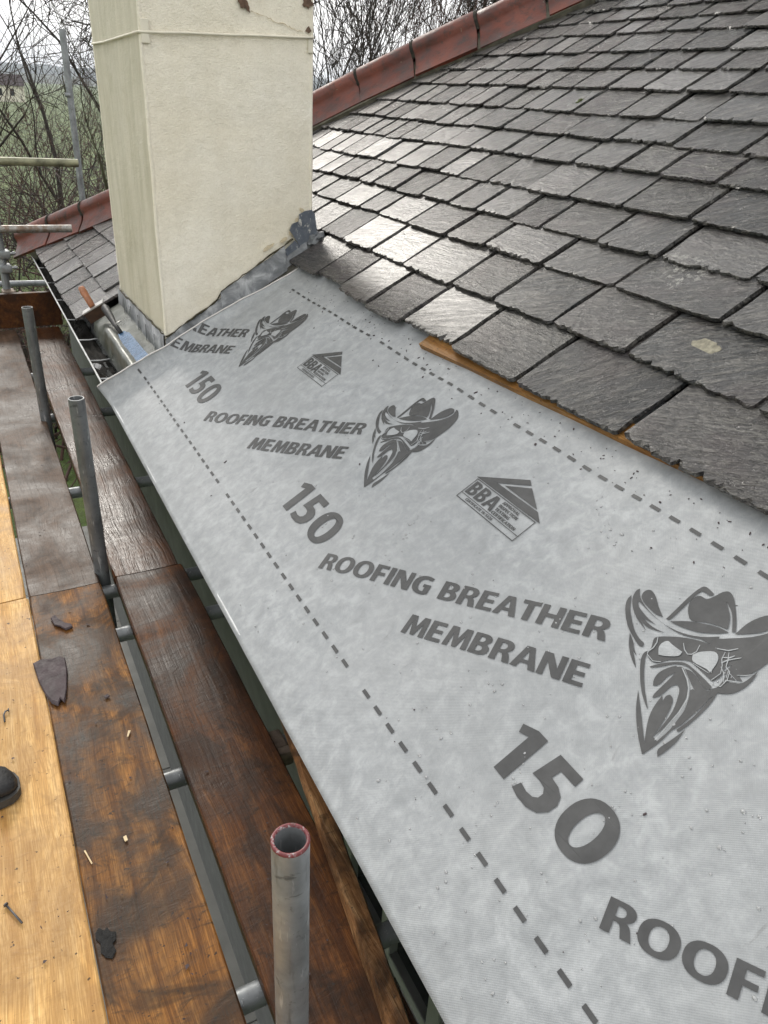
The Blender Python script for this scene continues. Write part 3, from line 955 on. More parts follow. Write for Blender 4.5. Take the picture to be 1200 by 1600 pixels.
# ---------------- gutter
def gutter():
    r = .056; cx = RO.x + r + .002; cz = RO.z - .012
    prof = []
    n = 14
    for i in range(n+1):
        a = math.pi + math.pi*i/n
        prof.append((cx + r*math.cos(a), cz + r*math.sin(a)))
    y0, y1 = -.9, 6.86
    def sweep(ps, ys):
        return [[(x, y, z) for x, z in ps] for y in ys]
    rnd = random.Random(2)
    inn = [(cx + (x-cx)*.93, cz + (z-cz)*.93 ) for x, z in prof]
    ys = [y0 + (y1-y0)*i/40 for i in range(41)]
    g = MB(); g.ring(sweep(prof + list(reversed(inn)), ys))
    G = shade_auto(g.build('gutter', M['gutter'], HOUSE))
    # rolled outer lip
    mb = MB(); mb.tube([(RO.x + .002*noise.noise(Vector((0,y*2,0))), y, RO.z-.004 + .002*noise.noise(Vector((y*2,0,0)))) for y in ys], .0046, 10)
    mb.build('lip', M['lip'], G, True)
    # stop end
    e = MB(); e.add([(x, y1+.001, z) for x, z in prof], [tuple(range(len(prof)))]); e.add([(x, y1-.004, z) for x, z in prof], [tuple(reversed(range(len(prof))))]); e.build('stop_end', M['gutter'], G)
    # straps
    for y in (3.50, 3.78, 4.20, 4.62, 5.05, 5.55, 6.05, 6.5):
        y += rnd.uniform(-.03,.03)
        s = MB(); s.tube([(RO.x+.003, y, RO.z-.004), (RO.x+.05, y+.004, RO.z-.008), (RO.x+.115, y+.006, RO.z-.004)], .0036, 6); s.build('strap', M['lip'], G, True)
    # sludge with standing water
    mb = MB(); rows = []
    for y in [3.35 + .04*i for i in range(88)]:
        rows.append([(cx + x*r*.9, y, cz - .022 + .02*noise.noise(Vector((y*9, x*3, 1)))) for x in (-.85,-.5,-.2,.1,.4,.75)])
    mb.ring(rows, False, False)
    s = mb.build('leaf_sludge', M['gutter_in'], G, True); s['kind'] = 'stuff'
    mb = MB(); mb.add([(cx-.9*r, 3.2, cz-.019),(cx+.9*r,3.2,cz-.019),(cx+.9*r,3.85,cz-.019),(cx-.9*r,3.85,cz-.019)],[(0,1,2,3)])
    mb.build('rain_water', M['gwater'], G)
    # ragged felt fringe hanging out under the eave slates
    mb = MB()
    for i in range(240):
        u = rnd.uniform(4.25, 6.55); v = rnd.uniform(.03,.06)
        p = RP(u, v, -.004); q = p + Vector((-rnd.uniform(.01,.035), rnd.uniform(-.012,.012), -rnd.uniform(.01,.04)))
        w = rnd.uniform(.003,.008)
        mb.add([p+Vector((0,-w,0)), p+Vector((0,w,0)), q], [(0,1,2)])
    s = mb.build('felt_fringe', M['gutter_in'], G); s['kind'] = 'stuff'
    # moss tuft among the slates
gutter()

def tuft(u, v, r, parent):
    bm = bmesh.new(); bmesh.ops.create_icosphere(bm, subdivisions=3, radius=1)
    for q in bm.verts:
        c = q.co; d = 1+.5*noise.noise(c*3)
        q.co = RP(u + c.y*r*.8*d, v + c.x*r*d*1.3, .03 + c.z*r*.6*d)
    me = bpy.data.meshes.new('moss_tuft'); bm.to_mesh(me); bm.free(); me.materials.append(M['moss'])
    o = bpy.data.objects.new('moss_tuft', me); COL.objects.link(o); setparent(o, parent)
def lichen(u, v, r, n, parent, seed):
    rnd = random.Random(seed); mb = MB(); k_ = 44
    outer = []; inner = []
    for i in range(k_):
        a = 2*math.pi*i/k_; q = r*(1 + .28*noise.noise(Vector((math.cos(a)*1.7, math.sin(a)*1.7, seed))) + .16*noise.noise(Vector((math.cos(a)*6, math.sin(a)*6, seed))) + rnd.uniform(-.03,.03))
        outer.append(RP(u + q*math.sin(a)*1.25, v + q*math.cos(a)*.8, n)); inner.append(RP(u + q*.93*math.sin(a)*1.25, v + q*.93*math.cos(a)*.8, n+.0007))
    mb.ring([outer, inner], False); mb.f.append(tuple(range(k_, 2*k_)))
    mb.build('lichen_patch', M['lichen'], parent)
M['lichen'] = simple('grey_lichen', (.22, .205, .155), .95, var=.45, nscale=70, bump=.8, bscale=160, kind='pos')
lichen(1.215, 1.273, .030, .0362, DECK, 3)
tuft(2.75, 2.215, .018, DECK); tuft(4.27, 3.1, .05, DECK); tuft(4.1, 3.13, .035, DECK); tuft(4.5,2.93,.03,DECK)

# ================================================================== breather membrane
def sm(a, b, x):
    t = min(1, max(0, (x-a)/(b-a))); return t*t*(3-2*t)
def mem_curl(v):
    """where the sheet starts to turn up and how much of it does, across the slope"""
    T = ((-.1,3.160,.128),(0,3.160,.128),(.12,3.14,.128),(.31,3.092,.122),(.5,3.095,.112),(.7,3.10,.085),(.9,3.10,.045),(1.2,3.10,.03))
    for i in range(len(T)-1):
        if v <= T[i+1][0]:
            t = max(0, (v-T[i][0])/(T[i+1][0]-T[i][0])); return T[i][1]+(T[i+1][1]-T[i][1])*t, T[i][2]+(T[i+1][2]-T[i][2])*t
    return T[-1][1], T[-1][2]
def mem_end(v):
    ub, D = mem_curl(v); return ub + D + .004*noise.noise(Vector((v*14,0,0)))
def MS(u, v, n=0.0):
    """point on the membrane: flat on the roof, turned up at the chimney, sagging a little between rafters"""
    ub, D = mem_curl(v)
    r = .10; amax = R_(76)
    wav = .004*noise.noise(Vector((u*1.9, v*2.3, 0))) + .0022*noise.noise(Vector((u*5, v*4.2, 7)))
    wav += (.0032*math.sin(u*14.6 + .8*math.sin(v*2)) + .004*math.exp(-((u-1.62-.15*v)/.05)**2) - .004*math.exp(-((u-.22+.1*v)/.06)**2))*sm(.0,.3,v)*sm(1.05,.8,v)
    wav *= sm(-.01,.12,v)
    wav += .0022*noise.noise(Vector((u*7, 3.3, 0)))*sm(.06,0,v)
    lipdrop = -.006*sm(.05,0,v)
    d = u-ub
    if d <= 0:
        uu, nn, cu, cn = u, 0.0, 0.0, 1.0
    else:
        a = min(d/r, amax)
        uu = ub + r*math.sin(a); nn = r*(1-math.cos(a))
        rest = d - r*a
        if rest > 0: uu += rest*math.cos(a); nn += rest*math.sin(a)
        cu, cn = -math.sin(a), math.cos(a)
    if u > 2.6:                                           # creases that run into the turned-up end
        wav += .0045*sm(2.6,3.1,u)*(noise.noise(Vector((u*3, v*17, 2))) + .5*noise.noise(Vector((u*6 + v*9, v*11, 5))))*sm(0,.1,v)
    h = wav + lipdrop + n + .0075
    return RP(uu + cu*h, v, nn + cn*h)

MEM = empty('breather_membrane', RP(1.7, .5, 0), 'grey roofing breather membrane laid below the slates, printed with dark lettering', 'membrane')
def membrane():
    us = [-.9 + .04*i for i in range(0, 100)]
    us = [u for u in us if u < 3.0] + [3.0 + .008*i for i in range(0, 48)]
    vs_ = [-.012, .0, .012] + [.03 + .03*i for i in range(0, 37)]
    verts = []; cols = []
    nv = len(vs_)
    faces = []
    uend = mem_end
    for i, u in enumerate(us):
        for v in vs_:
            verts.append(MS(min(u, uend(v)), v))
    for i in range(len(us)-1):
        for j in range(nv-1):
            if us[i] >= max(uend(vs_[j]), uend(vs_[j+1])): continue
            a = i*nv+j
            faces.append((a, a+1, a+nv+1, a+nv))
    o = mesh_obj('sheet', verts, faces, M['membrane'], MEM, True)
    sol = o.modifiers.new('thickness', 'SOLIDIFY'); sol.thickness = .0022; sol.offset = -1
    if o.data.polygons[0].normal.z < 0: o.data.flip_normals()
    # pale cut edge of the sheet at the curled end
    pts = [MS(uend(v), v, .001) for v in [-.01 + .012*i for i in range(0, 84)]]
    mb = MB(); mb.tube(pts, .0032, 6); mb.build('cut_edge', M['edge'], MEM, True)
M['edge'] = simple('membrane_cut_edge', (.60, .58, .56), .7, var=.1, nscale=30, kind='pos')
membrane()

PRINT_N = .0016
def print_mesh(name, polys, n=PRINT_N, mat=None, tri_faces=None, verts2=None, parent=None):
    """polys: list of outlines in (v,u); filled and laid on the membrane"""
    bm = bmesh.new()
    if polys:
        for pl in polys:
            vs3 = [Vector((p[0], p[1], 0)) for p in pl]
            tris = tessellate_polygon([vs3])
            vv = [bm.verts.new(q) for q in vs3]
            for t in tris:
                try: bm.faces.new([vv[i] for i in t])
                except ValueError: pass
    if verts2:
        vv = [bm.verts.new((p[0], p[1], 0)) for p in verts2]
        for f in tri_faces:
            try: bm.faces.new([vv[i] for i in f])
            except ValueError: pass
    # slice where the sheet bends so that the print follows it
    us = [q.co.y for q in bm.verts]
    if us and max(us) > 3.02:
        y = 3.02
        while y < max(us):
            bmesh.ops.bisect_plane(bm, geom=list(bm.verts)+list(bm.edges)+list(bm.faces), plane_co=(0,y,0), plane_no=(0,1,0))
            y += .010
        dead = [f for f in bm.faces if f.calc_center_median().y > mem_end(f.calc_center_median().x) - .004]
        bmesh.ops.delete(bm, geom=dead, context='FACES')
    bmesh.ops.recalc_face_normals(bm, faces=list(bm.faces))
    kill = []
    for q in bm.verts:
        v, u = q.co.x, q.co.y
        q.co = MS(u, v, n)
    bm.normal_update()
    for f in bm.faces:
        if f.normal.dot(SN) < 0: f.normal_flip()
    me = bpy.data.meshes.new(name); bm.to_mesh(me); bm.free()
    me.materials.append(mat or M['print'])
    o = bpy.data.objects.new(name, me); COL.objects.link(o)
    setparent(o, parent or MEM)
    return o

def _arc(cx, cy, rx, ry, a0, a1, n=10, e=2.3):
    """superelliptic arc"""
    out = []
    for i in range(n+1):
        a = R_(a0 + (a1-a0)*i/n); c, s_ = math.cos(a), math.sin(a)
        out.append((cx + rx*math.copysign(abs(c)**(2/e), c), cy + ry*math.copysign(abs(s_)**(2/e), s_)))
    return out
K = .205                                                 # stem of the bold capitals, cap height 1
def _bowl(x0, x1, y0, y1):
    r = (y1-y0)/2
    return [(x0,y0)] + _arc(x1-r*.95, (y0+y1)/2, r*.95, r, -90, 90, 9, 2.2) + [(x0,y1)]
GLYPH = {
 'I': (.21, [[(0,0),(K,0),(K,1),(0,1)]]),
 'F': (.52, [[(0,0),(K,0),(K,.40),(.46,.40),(.46,.57),(K,.57),(K,.83),(.50,.83),(.50,1),(0,1)]]),
 'E': (.55, [[(0,0),(.54,0),(.54,.17),(K,.17),(K,.42),(.49,.42),(.49,.59),(K,.59),(K,.83),(.525,.83),(.525,1),(0,1)]]),
 'T': (.56, [[(.18,0),(.385,0),(.385,.82),(.565,.82),(.565,1),(0,1),(0,.82),(.18,.82)]]),
 'H': (.70, [[(0,0),(K,0),(K,.41),(.49,.41),(.49,0),(.695,0),(.695,1),(.49,1),(.49,.595),(K,.595),(K,1),(0,1)]]),
 'N': (.69, [[(0,0),(.19,0),(.18,.62),(.46,0),(.69,0),(.69,1),(.50,1),(.51,.42),(.245,1),(0,1)]]),
 'M': (.86, [[(.03,0),(.21,0),(.24,.66),(.37,.02),(.51,.02),(.665,.66),(.685,0),(.875,0),(.815,1),(.59,1),(.45,.42),(.325,1),(.09,1)]]),
 'A': (.69, [[(-.03,0),(.17,0),(.225,.23),(.465,.23),(.525,0),(.735,0),(.475,1),(.22,1)], [(.255,.385),(.435,.385),(.35,.80)]]),
 'V': (.66, [[(.23,0),(.45,0),(.70,1),(.49,1),(.345,.28),(.20,1),(-.02,1)]]),
 'L': (.50, [[(0,0),(.50,0),(.50,.175),(K,.175),(K,1),(0,1)]]),
 'P': (.60, [[(0,0),(K,0),(K,.36)] + _arc(.30,.68,.31,.32,-90,90,9,2.2) + [(0,1)], [(K,.53)] + _arc(.27,.685,.135,.155,-90,90,7,2.0) + [(K,.84)]]),
 'R': (.64, [[(0,0),(K,0),(K,.39),(.27,.39),(.335,.36),(.375,.26),(.435,0),(.655,0),(.575,.30),(.53,.41),(.455,.465)] + _arc(.33,.725,.275,.275,-52,90,9,2.2) + [(0,1)], [(K,.535)] + _arc(.285,.69,.125,.155,-90,90,7,2.0) + [(K,.845)]]),
 'B': (.63, [[(0,0)] + _arc(.30,.285,.325,.285,-90,52,9,2.2) + [(.475,.52)] + _arc(.305,.755,.285,.245,-45,90,8,2.2) + [(0,1)], [(K,.155)] + _arc(.285,.29,.125,.135,-90,90,7,2.0) + [(K,.425)], [(K,.595)] + _arc(.27,.72,.115,.125,-90,90,7,2.0) + [(K,.845)]]),
 'O': (.80, [_arc(.395,.5,.405,.515,0,350,34,2.25), _arc(.395,.5,.19,.345,0,350,30,2.2)]),
 'D': (.72, [[(0,0)] + _arc(.28,.5,.44,.5,-90,90,14,2.2) + [(0,1)], [(K,.165)] + _arc(.27,.5,.235,.335,-90,90,12,2.1) + [(K,.835)]]),
 'C': (.63, [_arc(.40,.5,.415,.515,300,62,20,2.2) + _arc(.415,.5,.20,.335,62,300,18,2.2)]),
 'G': (.72, [[(.68,.075),(.68,.56),(.40,.56),(.40,.40),(.475,.40),(.475,.175)] + _arc(.42,.5,.205,.335,285,62,18,2.2) + [(.635,.80),(.665,.955)] + _arc(.42,.5,.43,.515,62,290,22,2.2)]),
 'S': (.54, [[(.01,.05),(.05,.225),(.20,.165),(.28,.185),(.30,.27),(.25,.34),(.13,.40),(.03,.52),(.01,.68),(.07,.86),(.22,.985),(.38,1.01),(.50,.965),(.455,.80),(.35,.835),(.25,.82),(.225,.73),(.28,.655),(.40,.60),(.49,.49),(.515,.33),(.47,.15),(.34,.02),(.18,-.01)]]),
 '1': (.42, [[(.17,0),(.375,0),(.375,1),(.20,1),(-.01,.885),(.035,.73),(.17,.80)]]),
 '5': (.60, [[(.02,.03),(.055,.195),(.18,.165),(.28,.185),(.335,.25),(.34,.35),(.29,.425),(.18,.45),(.06,.44),(.115,1),(.525,1),(.525,.815),(.275,.815),(.26,.635),(.40,.61),(.51,.53),(.56,.40),(.545,.22),(.46,.07),(.32,-.005),(.15,-.01)]]),
 '0': (.66, [_arc(.31,.5,.325,.51,0,350,34,2.2), _arc(.31,.5,.125,.345,0,350,30,2.1)]),
 '9': (.60, [_arc(.29,.66,.29,.35,-20,320,24,2.2) + [(.33,.165),(.08,.165),(.08,0),(.36,0),(.53,.17)], _arc(.29,.68,.11,.18,0,340,16,2.1)]),
 '6': (.60, [_arc(.29,.34,.29,.35,160,500,24,2.2) + [(.25,.835),(.50,.835),(.50,1),(.22,1),(.05,.83)], _arc(.29,.32,.11,.18,0,340,16,2.1)]),
 '2': (.58, [[(0,0),(.55,0),(.55,.18),(.28,.18),(.42,.36),(.53,.56),(.52,.78),(.42,.95),(.26,1.01),(.08,.97),(.0,.91),(.06,.76),(.2,.83),(.31,.79),(.33,.67),(.26,.5),(.0,.14)]]),
 '/': (.42, [[(0,-.05),(.12,-.05),(.42,1.05),(.30,1.05)]]),
 ' ': (.22, []),
}
def text_tris(body, bold=.0, spacing=1.0):
    vs_ = []; fs = []; x = 0.0
    for ch in body:
        w, loops = GLYPH[ch]
        if loops:
            ls = []
            for k, lp in enumerate(loops):
                pts = [Vector((px + x, py, 0)) for px, py in lp]
                ar = sum(pts[i].x*pts[(i+1) % len(pts)].y - pts[(i+1) % len(pts)].x*pts[i].y for i in range(len(pts)))
                if (ar < 0) == (k == 0): pts.reverse()
                ls.append(pts)
            flat = [q for l in ls for q in l]; b0 = len(vs_)
            for t in tessellate_polygon(ls): fs.append(tuple(b0 + i for i in t))
            vs_ += [(q.x, q.y) for q in flat]
        x += (w + .075)*spacing
    return vs_, fs
_tc = {}
def put_text(name, body, org, ang, height, width, bold=.0, ulim=None, spacing=1.0, parent=None, n=PRINT_N):
    """org = (v,u) of the baseline start, ang = direction of reading in the (v,u) plane, height = cap height, width = length of the line"""
    key = (body, bold, spacing)
    if key not in _tc: _tc[key] = text_tris(body, bold, spacing)
    vs_, fs = _tc[key]
    x0 = min(p[0] for p in vs_); x1 = max(p[0] for p in vs_)
    y1 = max(p[1] for p in vs_); y0 = 0 if not body.strip().isdigit() else min(p[1] for p in vs_)
    sx = width/(x1-x0); sy = height/(y1-y0)
    d = (math.cos(ang), math.sin(ang)); e = (-d[1], d[0])
    out = [(org[0] + d[0]*(x-x0)*sx + e[0]*(y-y0)*sy, org[1] + d[1]*(x-x0)*sx + e[1]*(y-y0)*sy) for x, y in vs_]
    if ulim is not None:
        keep = [f for f in fs if max(out[i][1] for i in f) < ulim]
        used = sorted({i for f in keep for i in f}); mp = {i: k for k, i in enumerate(used)}
        out = [out[i] for i in used]; fs = [tuple(mp[i] for i in f) for f in keep]
        if not fs: return None
    return print_mesh(name, None, verts2=out, tri_faces=fs, parent=parent, n=n)

SHIFT = [-1.045, 0.0, 1.042, 2.115]                     # repeats of the print along the roll
TA = R_(-64.2)
for s in SHIFT:
    lim = None
    put_text('printed_lettering', 'ROOFING BREATHER', (.250, 1.495+s-.002), TA, .048, .765, .022, lim)
    put_text('printed_lettering', 'MEMBRANE', (.305, 1.148+s), TA, .048, .425, .022, lim)
for s in SHIFT:
    put_text('printed_number', '150', (.277, .785+s), R_(-90), .104, .268, .03, None)

# --- certification mark: house shape over a ruled box
def bba(s):
    u0 = 1.376+s
    def q(a, b): return (.6215 + b, u0 - a)              # a along the mark (reading direction), b up it
    W, H = .227, .0665
    Z_ = lambda pts: [(v, u + s) for v, u in (to_vu(700 + x/7.06, 730 + y/7.06) for x, y in pts)]
    P = print_mesh('certification_mark', [Z_([(335,135),(920,165),(932,225),(560,203),(1000,512),(1020,640)]), Z_([(640,232),(938,256),(990,485)])])
    # ruled box as four thin bars and a divider
    lw = .0011
    def bar(a0, b0, a1, b1): return [q(a0,b0), q(a1,b0), q(a1,b1), q(a0,b1)]
    print_mesh('ruled_box', [bar(0,-lw,W,lw), bar(0,H-lw,W,H+lw), bar(-lw,-lw,lw,H+lw), bar(W-lw,-lw,W+lw,H+lw), bar(0,.0155-lw*.7,W,.0155+lw*.7)], parent=P)
    put_text('mark_lettering', 'BBA', q(.006,.0205), R_(-90), .041, .108, parent=P)
    for i, t in enumerate(('CERTIFICATION','TESTING','INSPECTION','APPROVAL')):
        put_text('mark_lettering', t, q(.117,.0195+i*.0115), R_(-90), .0085, (.088,.052,.068,.062)[i], .03, parent=P)
    put_text('mark_lettering', 'CERTIFICATE 19/5626', q(.030,.0045), R_(-90), .0075, .108, .0, parent=P)

# --- dashed lap lines
def dash_lines():
    rnd = random.Random(8)
    u = -.6; i = 0
    while u < 3.25:
        for (v, skip) in ((.169, False), (.866, u > 3.02)):
            if v > .5 and u > 3.02: continue
            if v < .5 and u > 3.40: continue
            if rnd.random() < .03: continue
            vv = v + .0015*noise.noise(Vector((u*3, v, 0)))
            print_mesh('dash', [[(vv-.004,u), (vv+.004,u), (vv+.004,u+.0135), (vv+.004,u+.026), (vv-.004,u+.026), (vv-.004,u+.0135)]])
        u += .0535
dash_lines()

# --- masked rider emblem: dark shapes with pale strokes, traced in the roof plane
F_ = 1200.0
ROWS = [Vector(r) for r in m3]
def to_vu(px, py):
    """pixel of the photograph -> point on the roof plane (used once, to measure the print)"""
    d = Vector((px-600, -(py-800), -F_))
    r = m3 @ d
    o = Vector((0,0,CZ))
    t = (RO-o).dot(SN)/r.dot(SN)
    p = o + r*t
    return ((p-RO).dot(SV), p.y)
for s in (-1.045, 0.0, 1.058): bba(s)
def N_(pts): return [to_vu(950 + x/4.8, 900 + y/4.8) for x, y in pts]
def M_(pts): return [(v, u-1.040) for v, u in (to_vu(560 + x/6.667, 610 + y/6.667) for x, y in pts)]
def spline(pts, k=3):
    """closed Catmull-Rom, to soften the outlines"""
    out = []; n = len(pts)
    for i in range(n):
        p0, p1, p2, p3 = (Vector(pts[(i+j-1) % n]) for j in range(4))
        # keep sharp corners
        a = (p1-p0).normalized() if (p1-p0).length > 0 else Vector((0,0)); b = (p2-p1).normalized() if (p2-p1).length > 0 else Vector((0,0))
        c = (p3-p2).normalized() if (p3-p2).length > 0 else Vector((0,0))
        s1 = a.dot(b) < .35; s2 = b.dot(c) < .35
        m1 = Vector((0,0)) if s1 else (p2-p0)*.5
        m2 = Vector((0,0)) if s2 else (p3-p1)*.5
        if s1 and s2: out.append(tuple(p1)); continue
        if s1: m1 = (p2-p1)*.8
        if s2: m2 = (p2-p1)*.8
        for q in range(k):
            t = q/k
            out.append(tuple(p1*(2*t**3-3*t**2+1) + m1*(t**3-2*t**2+t) + p2*(-2*t**3+3*t**2) + m2*(t**3-t**2)))
    return out
def stroke(pts, w0, w1=None):
    """tapered open stroke as an outline"""
    w1 = w0*.25 if w1 is None else w1
    n = len(pts); L = []; Rr = []
    for i, p in enumerate(pts):
        a = Vector(pts[max(0,i-1)]); b = Vector(pts[min(n-1,i+1)])
        t = (b-a).normalized(); nn = Vector((-t.y, t.x))
        f = i/(n-1); w = (w0*(1-f) + w1*f) if True else w0
        if i == 0: w = w*.5
        L.append(tuple(Vector(p) + nn*w*.5)); Rr.append(tuple(Vector(p) - nn*w*.5))
    return L + Rr[::-1]
DARK = [
 # left curl of the brim
 spline([(185,165),(152,200),(137,270),(150,370),(178,440),(230,525),(262,542),(274,515),(240,480),(205,420),(185,340),(174,260),(182,195)]),
 spline([(200,165),(225,128),(250,118),(246,150),(256,195),(295,255),(360,322),(440,382),(560,437),(700,466),(840,466),(830,500),(700,482),(600,462),(520,432),(430,378),(340,308),(262,230),(236,205),(240,250),(300,325),(365,380),(330,362),(268,330),(340,395),(430,438),(310,402),(255,352),(290,422),(225,335),(198,270),(190,210)]),
 spline([(262,165),(285,135),(325,126),(362,165),(385,245),(417,322),(360,297),(300,243),(268,203)]),
 spline([(170,440),(162,520),(175,610),(212,700),(205,630),(190,570),(218,608),(200,550),(196,510)]),
 # crown
 spline([(440,335),(520,260),(620,165),(700,105),(745,100),(803,152),(770,162),(720,132),(690,142),(640,182),(560,260),(470,338)]),
 spline([(628,345),(605,270),(620,210),(660,172),(700,165),(745,187),(800,168),(860,137),(910,132),(942,165),(957,230),(966,330),(963,434),(934,434),(936,330),(925,270),(890,200),(915,290),(915,360),(900,412),(830,385),(740,360)]),
 spline([(468,352),(600,350),(730,370),(830,395),(912,437),(800,442),(680,430),(560,395)]),
 # eye mask
 spline([(332,540),(345,490),(380,466),(520,466),(660,488),(800,535),(898,588),(903,640),(885,690),(858,762),(800,800),(768,790),(640,665),(600,645),(560,640),(460,640),(370,660),(322,640),(300,600),(312,572)]),
 # bandana
 spline([(315,687),(400,665),(500,654),(580,662),(650,712),(740,800),(785,850),(765,868),(735,860),(690,800),(640,725),(580,682),(500,670),(400,688),(330,696)]),
 spline([(306,568),(270,590),(248,650),(244,750),(255,870),(280,960),(303,1012),(291,930),(275,820),(275,700),(285,620)]),
 spline([(342,832),(350,780),(390,730),(460,695),(520,682),(512,728),(450,765),(390,822)]),
 spline([(338,925),(350,895),(420,825),(500,745),(520,690),(565,695),(592,760),(600,850),(590,930),(540,1020),(440,1140),(352,1218),(420,1130),(490,1030),(530,920),(540,860),(520,825),(470,845),(400,905)]),
 spline([(277,1292),(288,1200),(310,1080),(350,990),(412,905),(414,952),(440,912),(470,902),(490,932),(480,990),(430,1090),(345,1222),(375,1255),(470,1170),(570,1040),(575,1090),(480,1180),(380,1275),(265,1355),(268,1320)]),
 spline([(450,1195),(560,1060),(610,940),(622,872),(650,868),(702,952),(780,925),(700,1010),(640,1060),(560,1130)]),
 spline([(230,862),(215,1000),(225,1170),(262,1352),(284,1330),(266,1150),(248,1000)]),
 spline([(384,1318),(470,1258),(588,1172),(500,1285),(380,1377)]),
 spline([(520,1172),(650,1075),(800,912),(818,912),(760,995),(640,1112),(540,1185)]),
 spline([(605,765),(580,705),(640,735),(700,820),(750,880),(790,862),(830,848),(880,785),(903,715),(918,760),(905,820),(850,885),(710,965),(690,935),(640,845)]),
 # ear
 spline([(902,770),(925,722),(960,732),(1014,812),(960,798),(902,806)]),
 spline([(835,900),(870,856),(915,818),(1015,822),(1130,735),(1085,810),(1015,868),(930,903)]),
]
DARK_M = [
 spline([(560,383),(640,378),(720,364),(850,338),(950,302),(1005,266),(1032,225),(1050,238),(1052,280),(1030,330),(960,405),(880,465),(780,530),(722,550),(690,548),(665,560),(640,545),(690,505),(652,512),(640,480),(668,445),(650,425),(600,402)]),
 spline([(762,338),(850,270),(925,230),(980,212),(1012,222),(1000,258),(930,298),(850,322)]),
]
LIGHT = [
 spline([(383,602),(385,550),(410,515),(455,500),(490,530),(562,582),(530,612),(440,612)]),
 spline([(640,602),(700,582),(800,582),(832,620),(820,672),(770,742),(740,712),(642,655)]),
 stroke([(570,515),(578,565),(600,598),(630,600),(668,580),(694,530)], 9, 5),
 stroke([(382,462),(372,510),(345,550),(305,578),(300,600),(340,648),(400,655)], 9, 5),
 stroke([(885,585),(858,640),(862,690),(850,750),(780,800)], 9, 5),
 stroke([(560,700),(600,790),(612,860),(600,940),(540,1040),(360,1250)], 14, 6),
 stroke([(912,590),(905,650),(890,700),(918,740),(900,800),(850,850),(795,830)], 10, 6),
 stroke([(800,640),(780,745)], 3, 3),
 stroke([(760,745),(690,700),(640,665)], 6, 4),
]
LIGHT_M = [stroke([(642,428),(700,430),(755,412)], 9, 3), stroke([(655,470),(690,468),(725,452)], 9, 3), stroke([(640,500),(680,480),(755,458)], 9, 3),
           stroke([(640,575),(660,540),(690,585),(630,588)], 7, 5), stroke([(620,600),(635,550),(632,520)], 7, 4),
           stroke([(700,552),(740,548),(790,535)], 6, 2)]
def emblem(s):
    sh = lambda pl: [(v, u+s) for v, u in pl]
    E = print_mesh('rider_emblem', [sh(N_(p)) for p in DARK] + [sh(M_(p)) for p in DARK_M])
    print_mesh('emblem_highlight', [sh(N_(p)) for p in LIGHT] + [sh(M_(p)) for p in LIGHT_M], n=PRINT_N+.0012, mat=M['membrane'], parent=E)
for s in (0.0, 1.040, 2.118): emblem(s)

# --- droplets and grit lying on the sheet
def droplets():
    rnd = random.Random(77)
    ico = bmesh.new(); bmesh.ops.create_icosphere(ico, subdivisions=1, radius=1)
    ico.verts.index_update()
    iv = [q.co.copy() for q in ico.verts]; jf = [tuple(x.index for x in f.verts) for f in ico.faces]; ico.free()
    mb = MB()
    def drop(u, v, r):
        st = rnd.uniform(.8,1.25)
        mb.add([MS(u + c.y*r*st, v + c.x*r/st, .0005 + max(-.2, c.z)*r*.55) for c in iv], jf)
    trails = [((.50,.05),(.62,.72)), ((.86,.18),(.92,.62)), ((.66,.10),(.74,.36)), ((.40,.42),(.47,.80)), ((1.3,.3),(1.42,.55)), ((.95,.75),(1.1,.82))]
    for (a, b) in trails:
        for _ in range(20):
            t = rnd.random()
            drop(a[0]+(b[0]-a[0])*t + rnd.gauss(0,.008), a[1]+(b[1]-a[1])*t + rnd.gauss(0,.008), abs(rnd.gauss(.0013,.0010))+.0006)
    for _ in range(330):
        u = .15 + abs(rnd.gauss(0,1.0)); v = rnd.uniform(.02,.84)
        if u > 3.0: continue
        drop(u, v, abs(rnd.gauss(.0011,.0009))+.0006)
    o = mb.build('rain_droplets', M['water'], None, True); tag(o, 'tiny clear rain droplets beaded on the grey membrane', 'droplets', kind='stuff')
    mb = MB()
    for _ in range(240):
        if rnd.random() < .86: u = rnd.uniform(.4,3.0); v = .94 - abs(rnd.gauss(0,.06))
        else: u = rnd.uniform(.2,3.1); v = rnd.uniform(.02,.9)
        r = abs(rnd.gauss(0,.0011))+.0004
        a = rnd.uniform(0,6.28); el = rnd.uniform(1,2.8)
        pts = []
        for c in iv:
            x, y = c.x*r*el, c.y*r
            pts.append(MS(u + x*math.sin(a)+y*math.cos(a), v + x*math.cos(a)-y*math.sin(a), .001 + c.z*r*.5))
        mb.add(pts, jf)
    o = mb.build('slate_grit', M['slate_bit']); tag(o, 'dark crumbs of slate and dirt scattered on the membrane', 'grit', kind='stuff')
droplets()

# ================================================================== scaffold
TR = .02415
def tube(p, q, label, mat='galv', group='scaffold tubes', name='scaffold_tube', extra=None):
    mb = MB(); mid = (Vector(p)+Vector(q))/2
    mb.pipe(p, q, TR, TR-.004)
    o = mb.build(name, M[mat], None, loc=mid)
    shade_auto(o, 35)
    tag(o, label, 'scaffold tube', group)
    return o
# standards (uprights) in the gap between the boards
near = tube((.225,.602,.0), (.2255,.602,CZ-.806), 'nearest upright scaffold tube with red paint on its open end', 'galv')
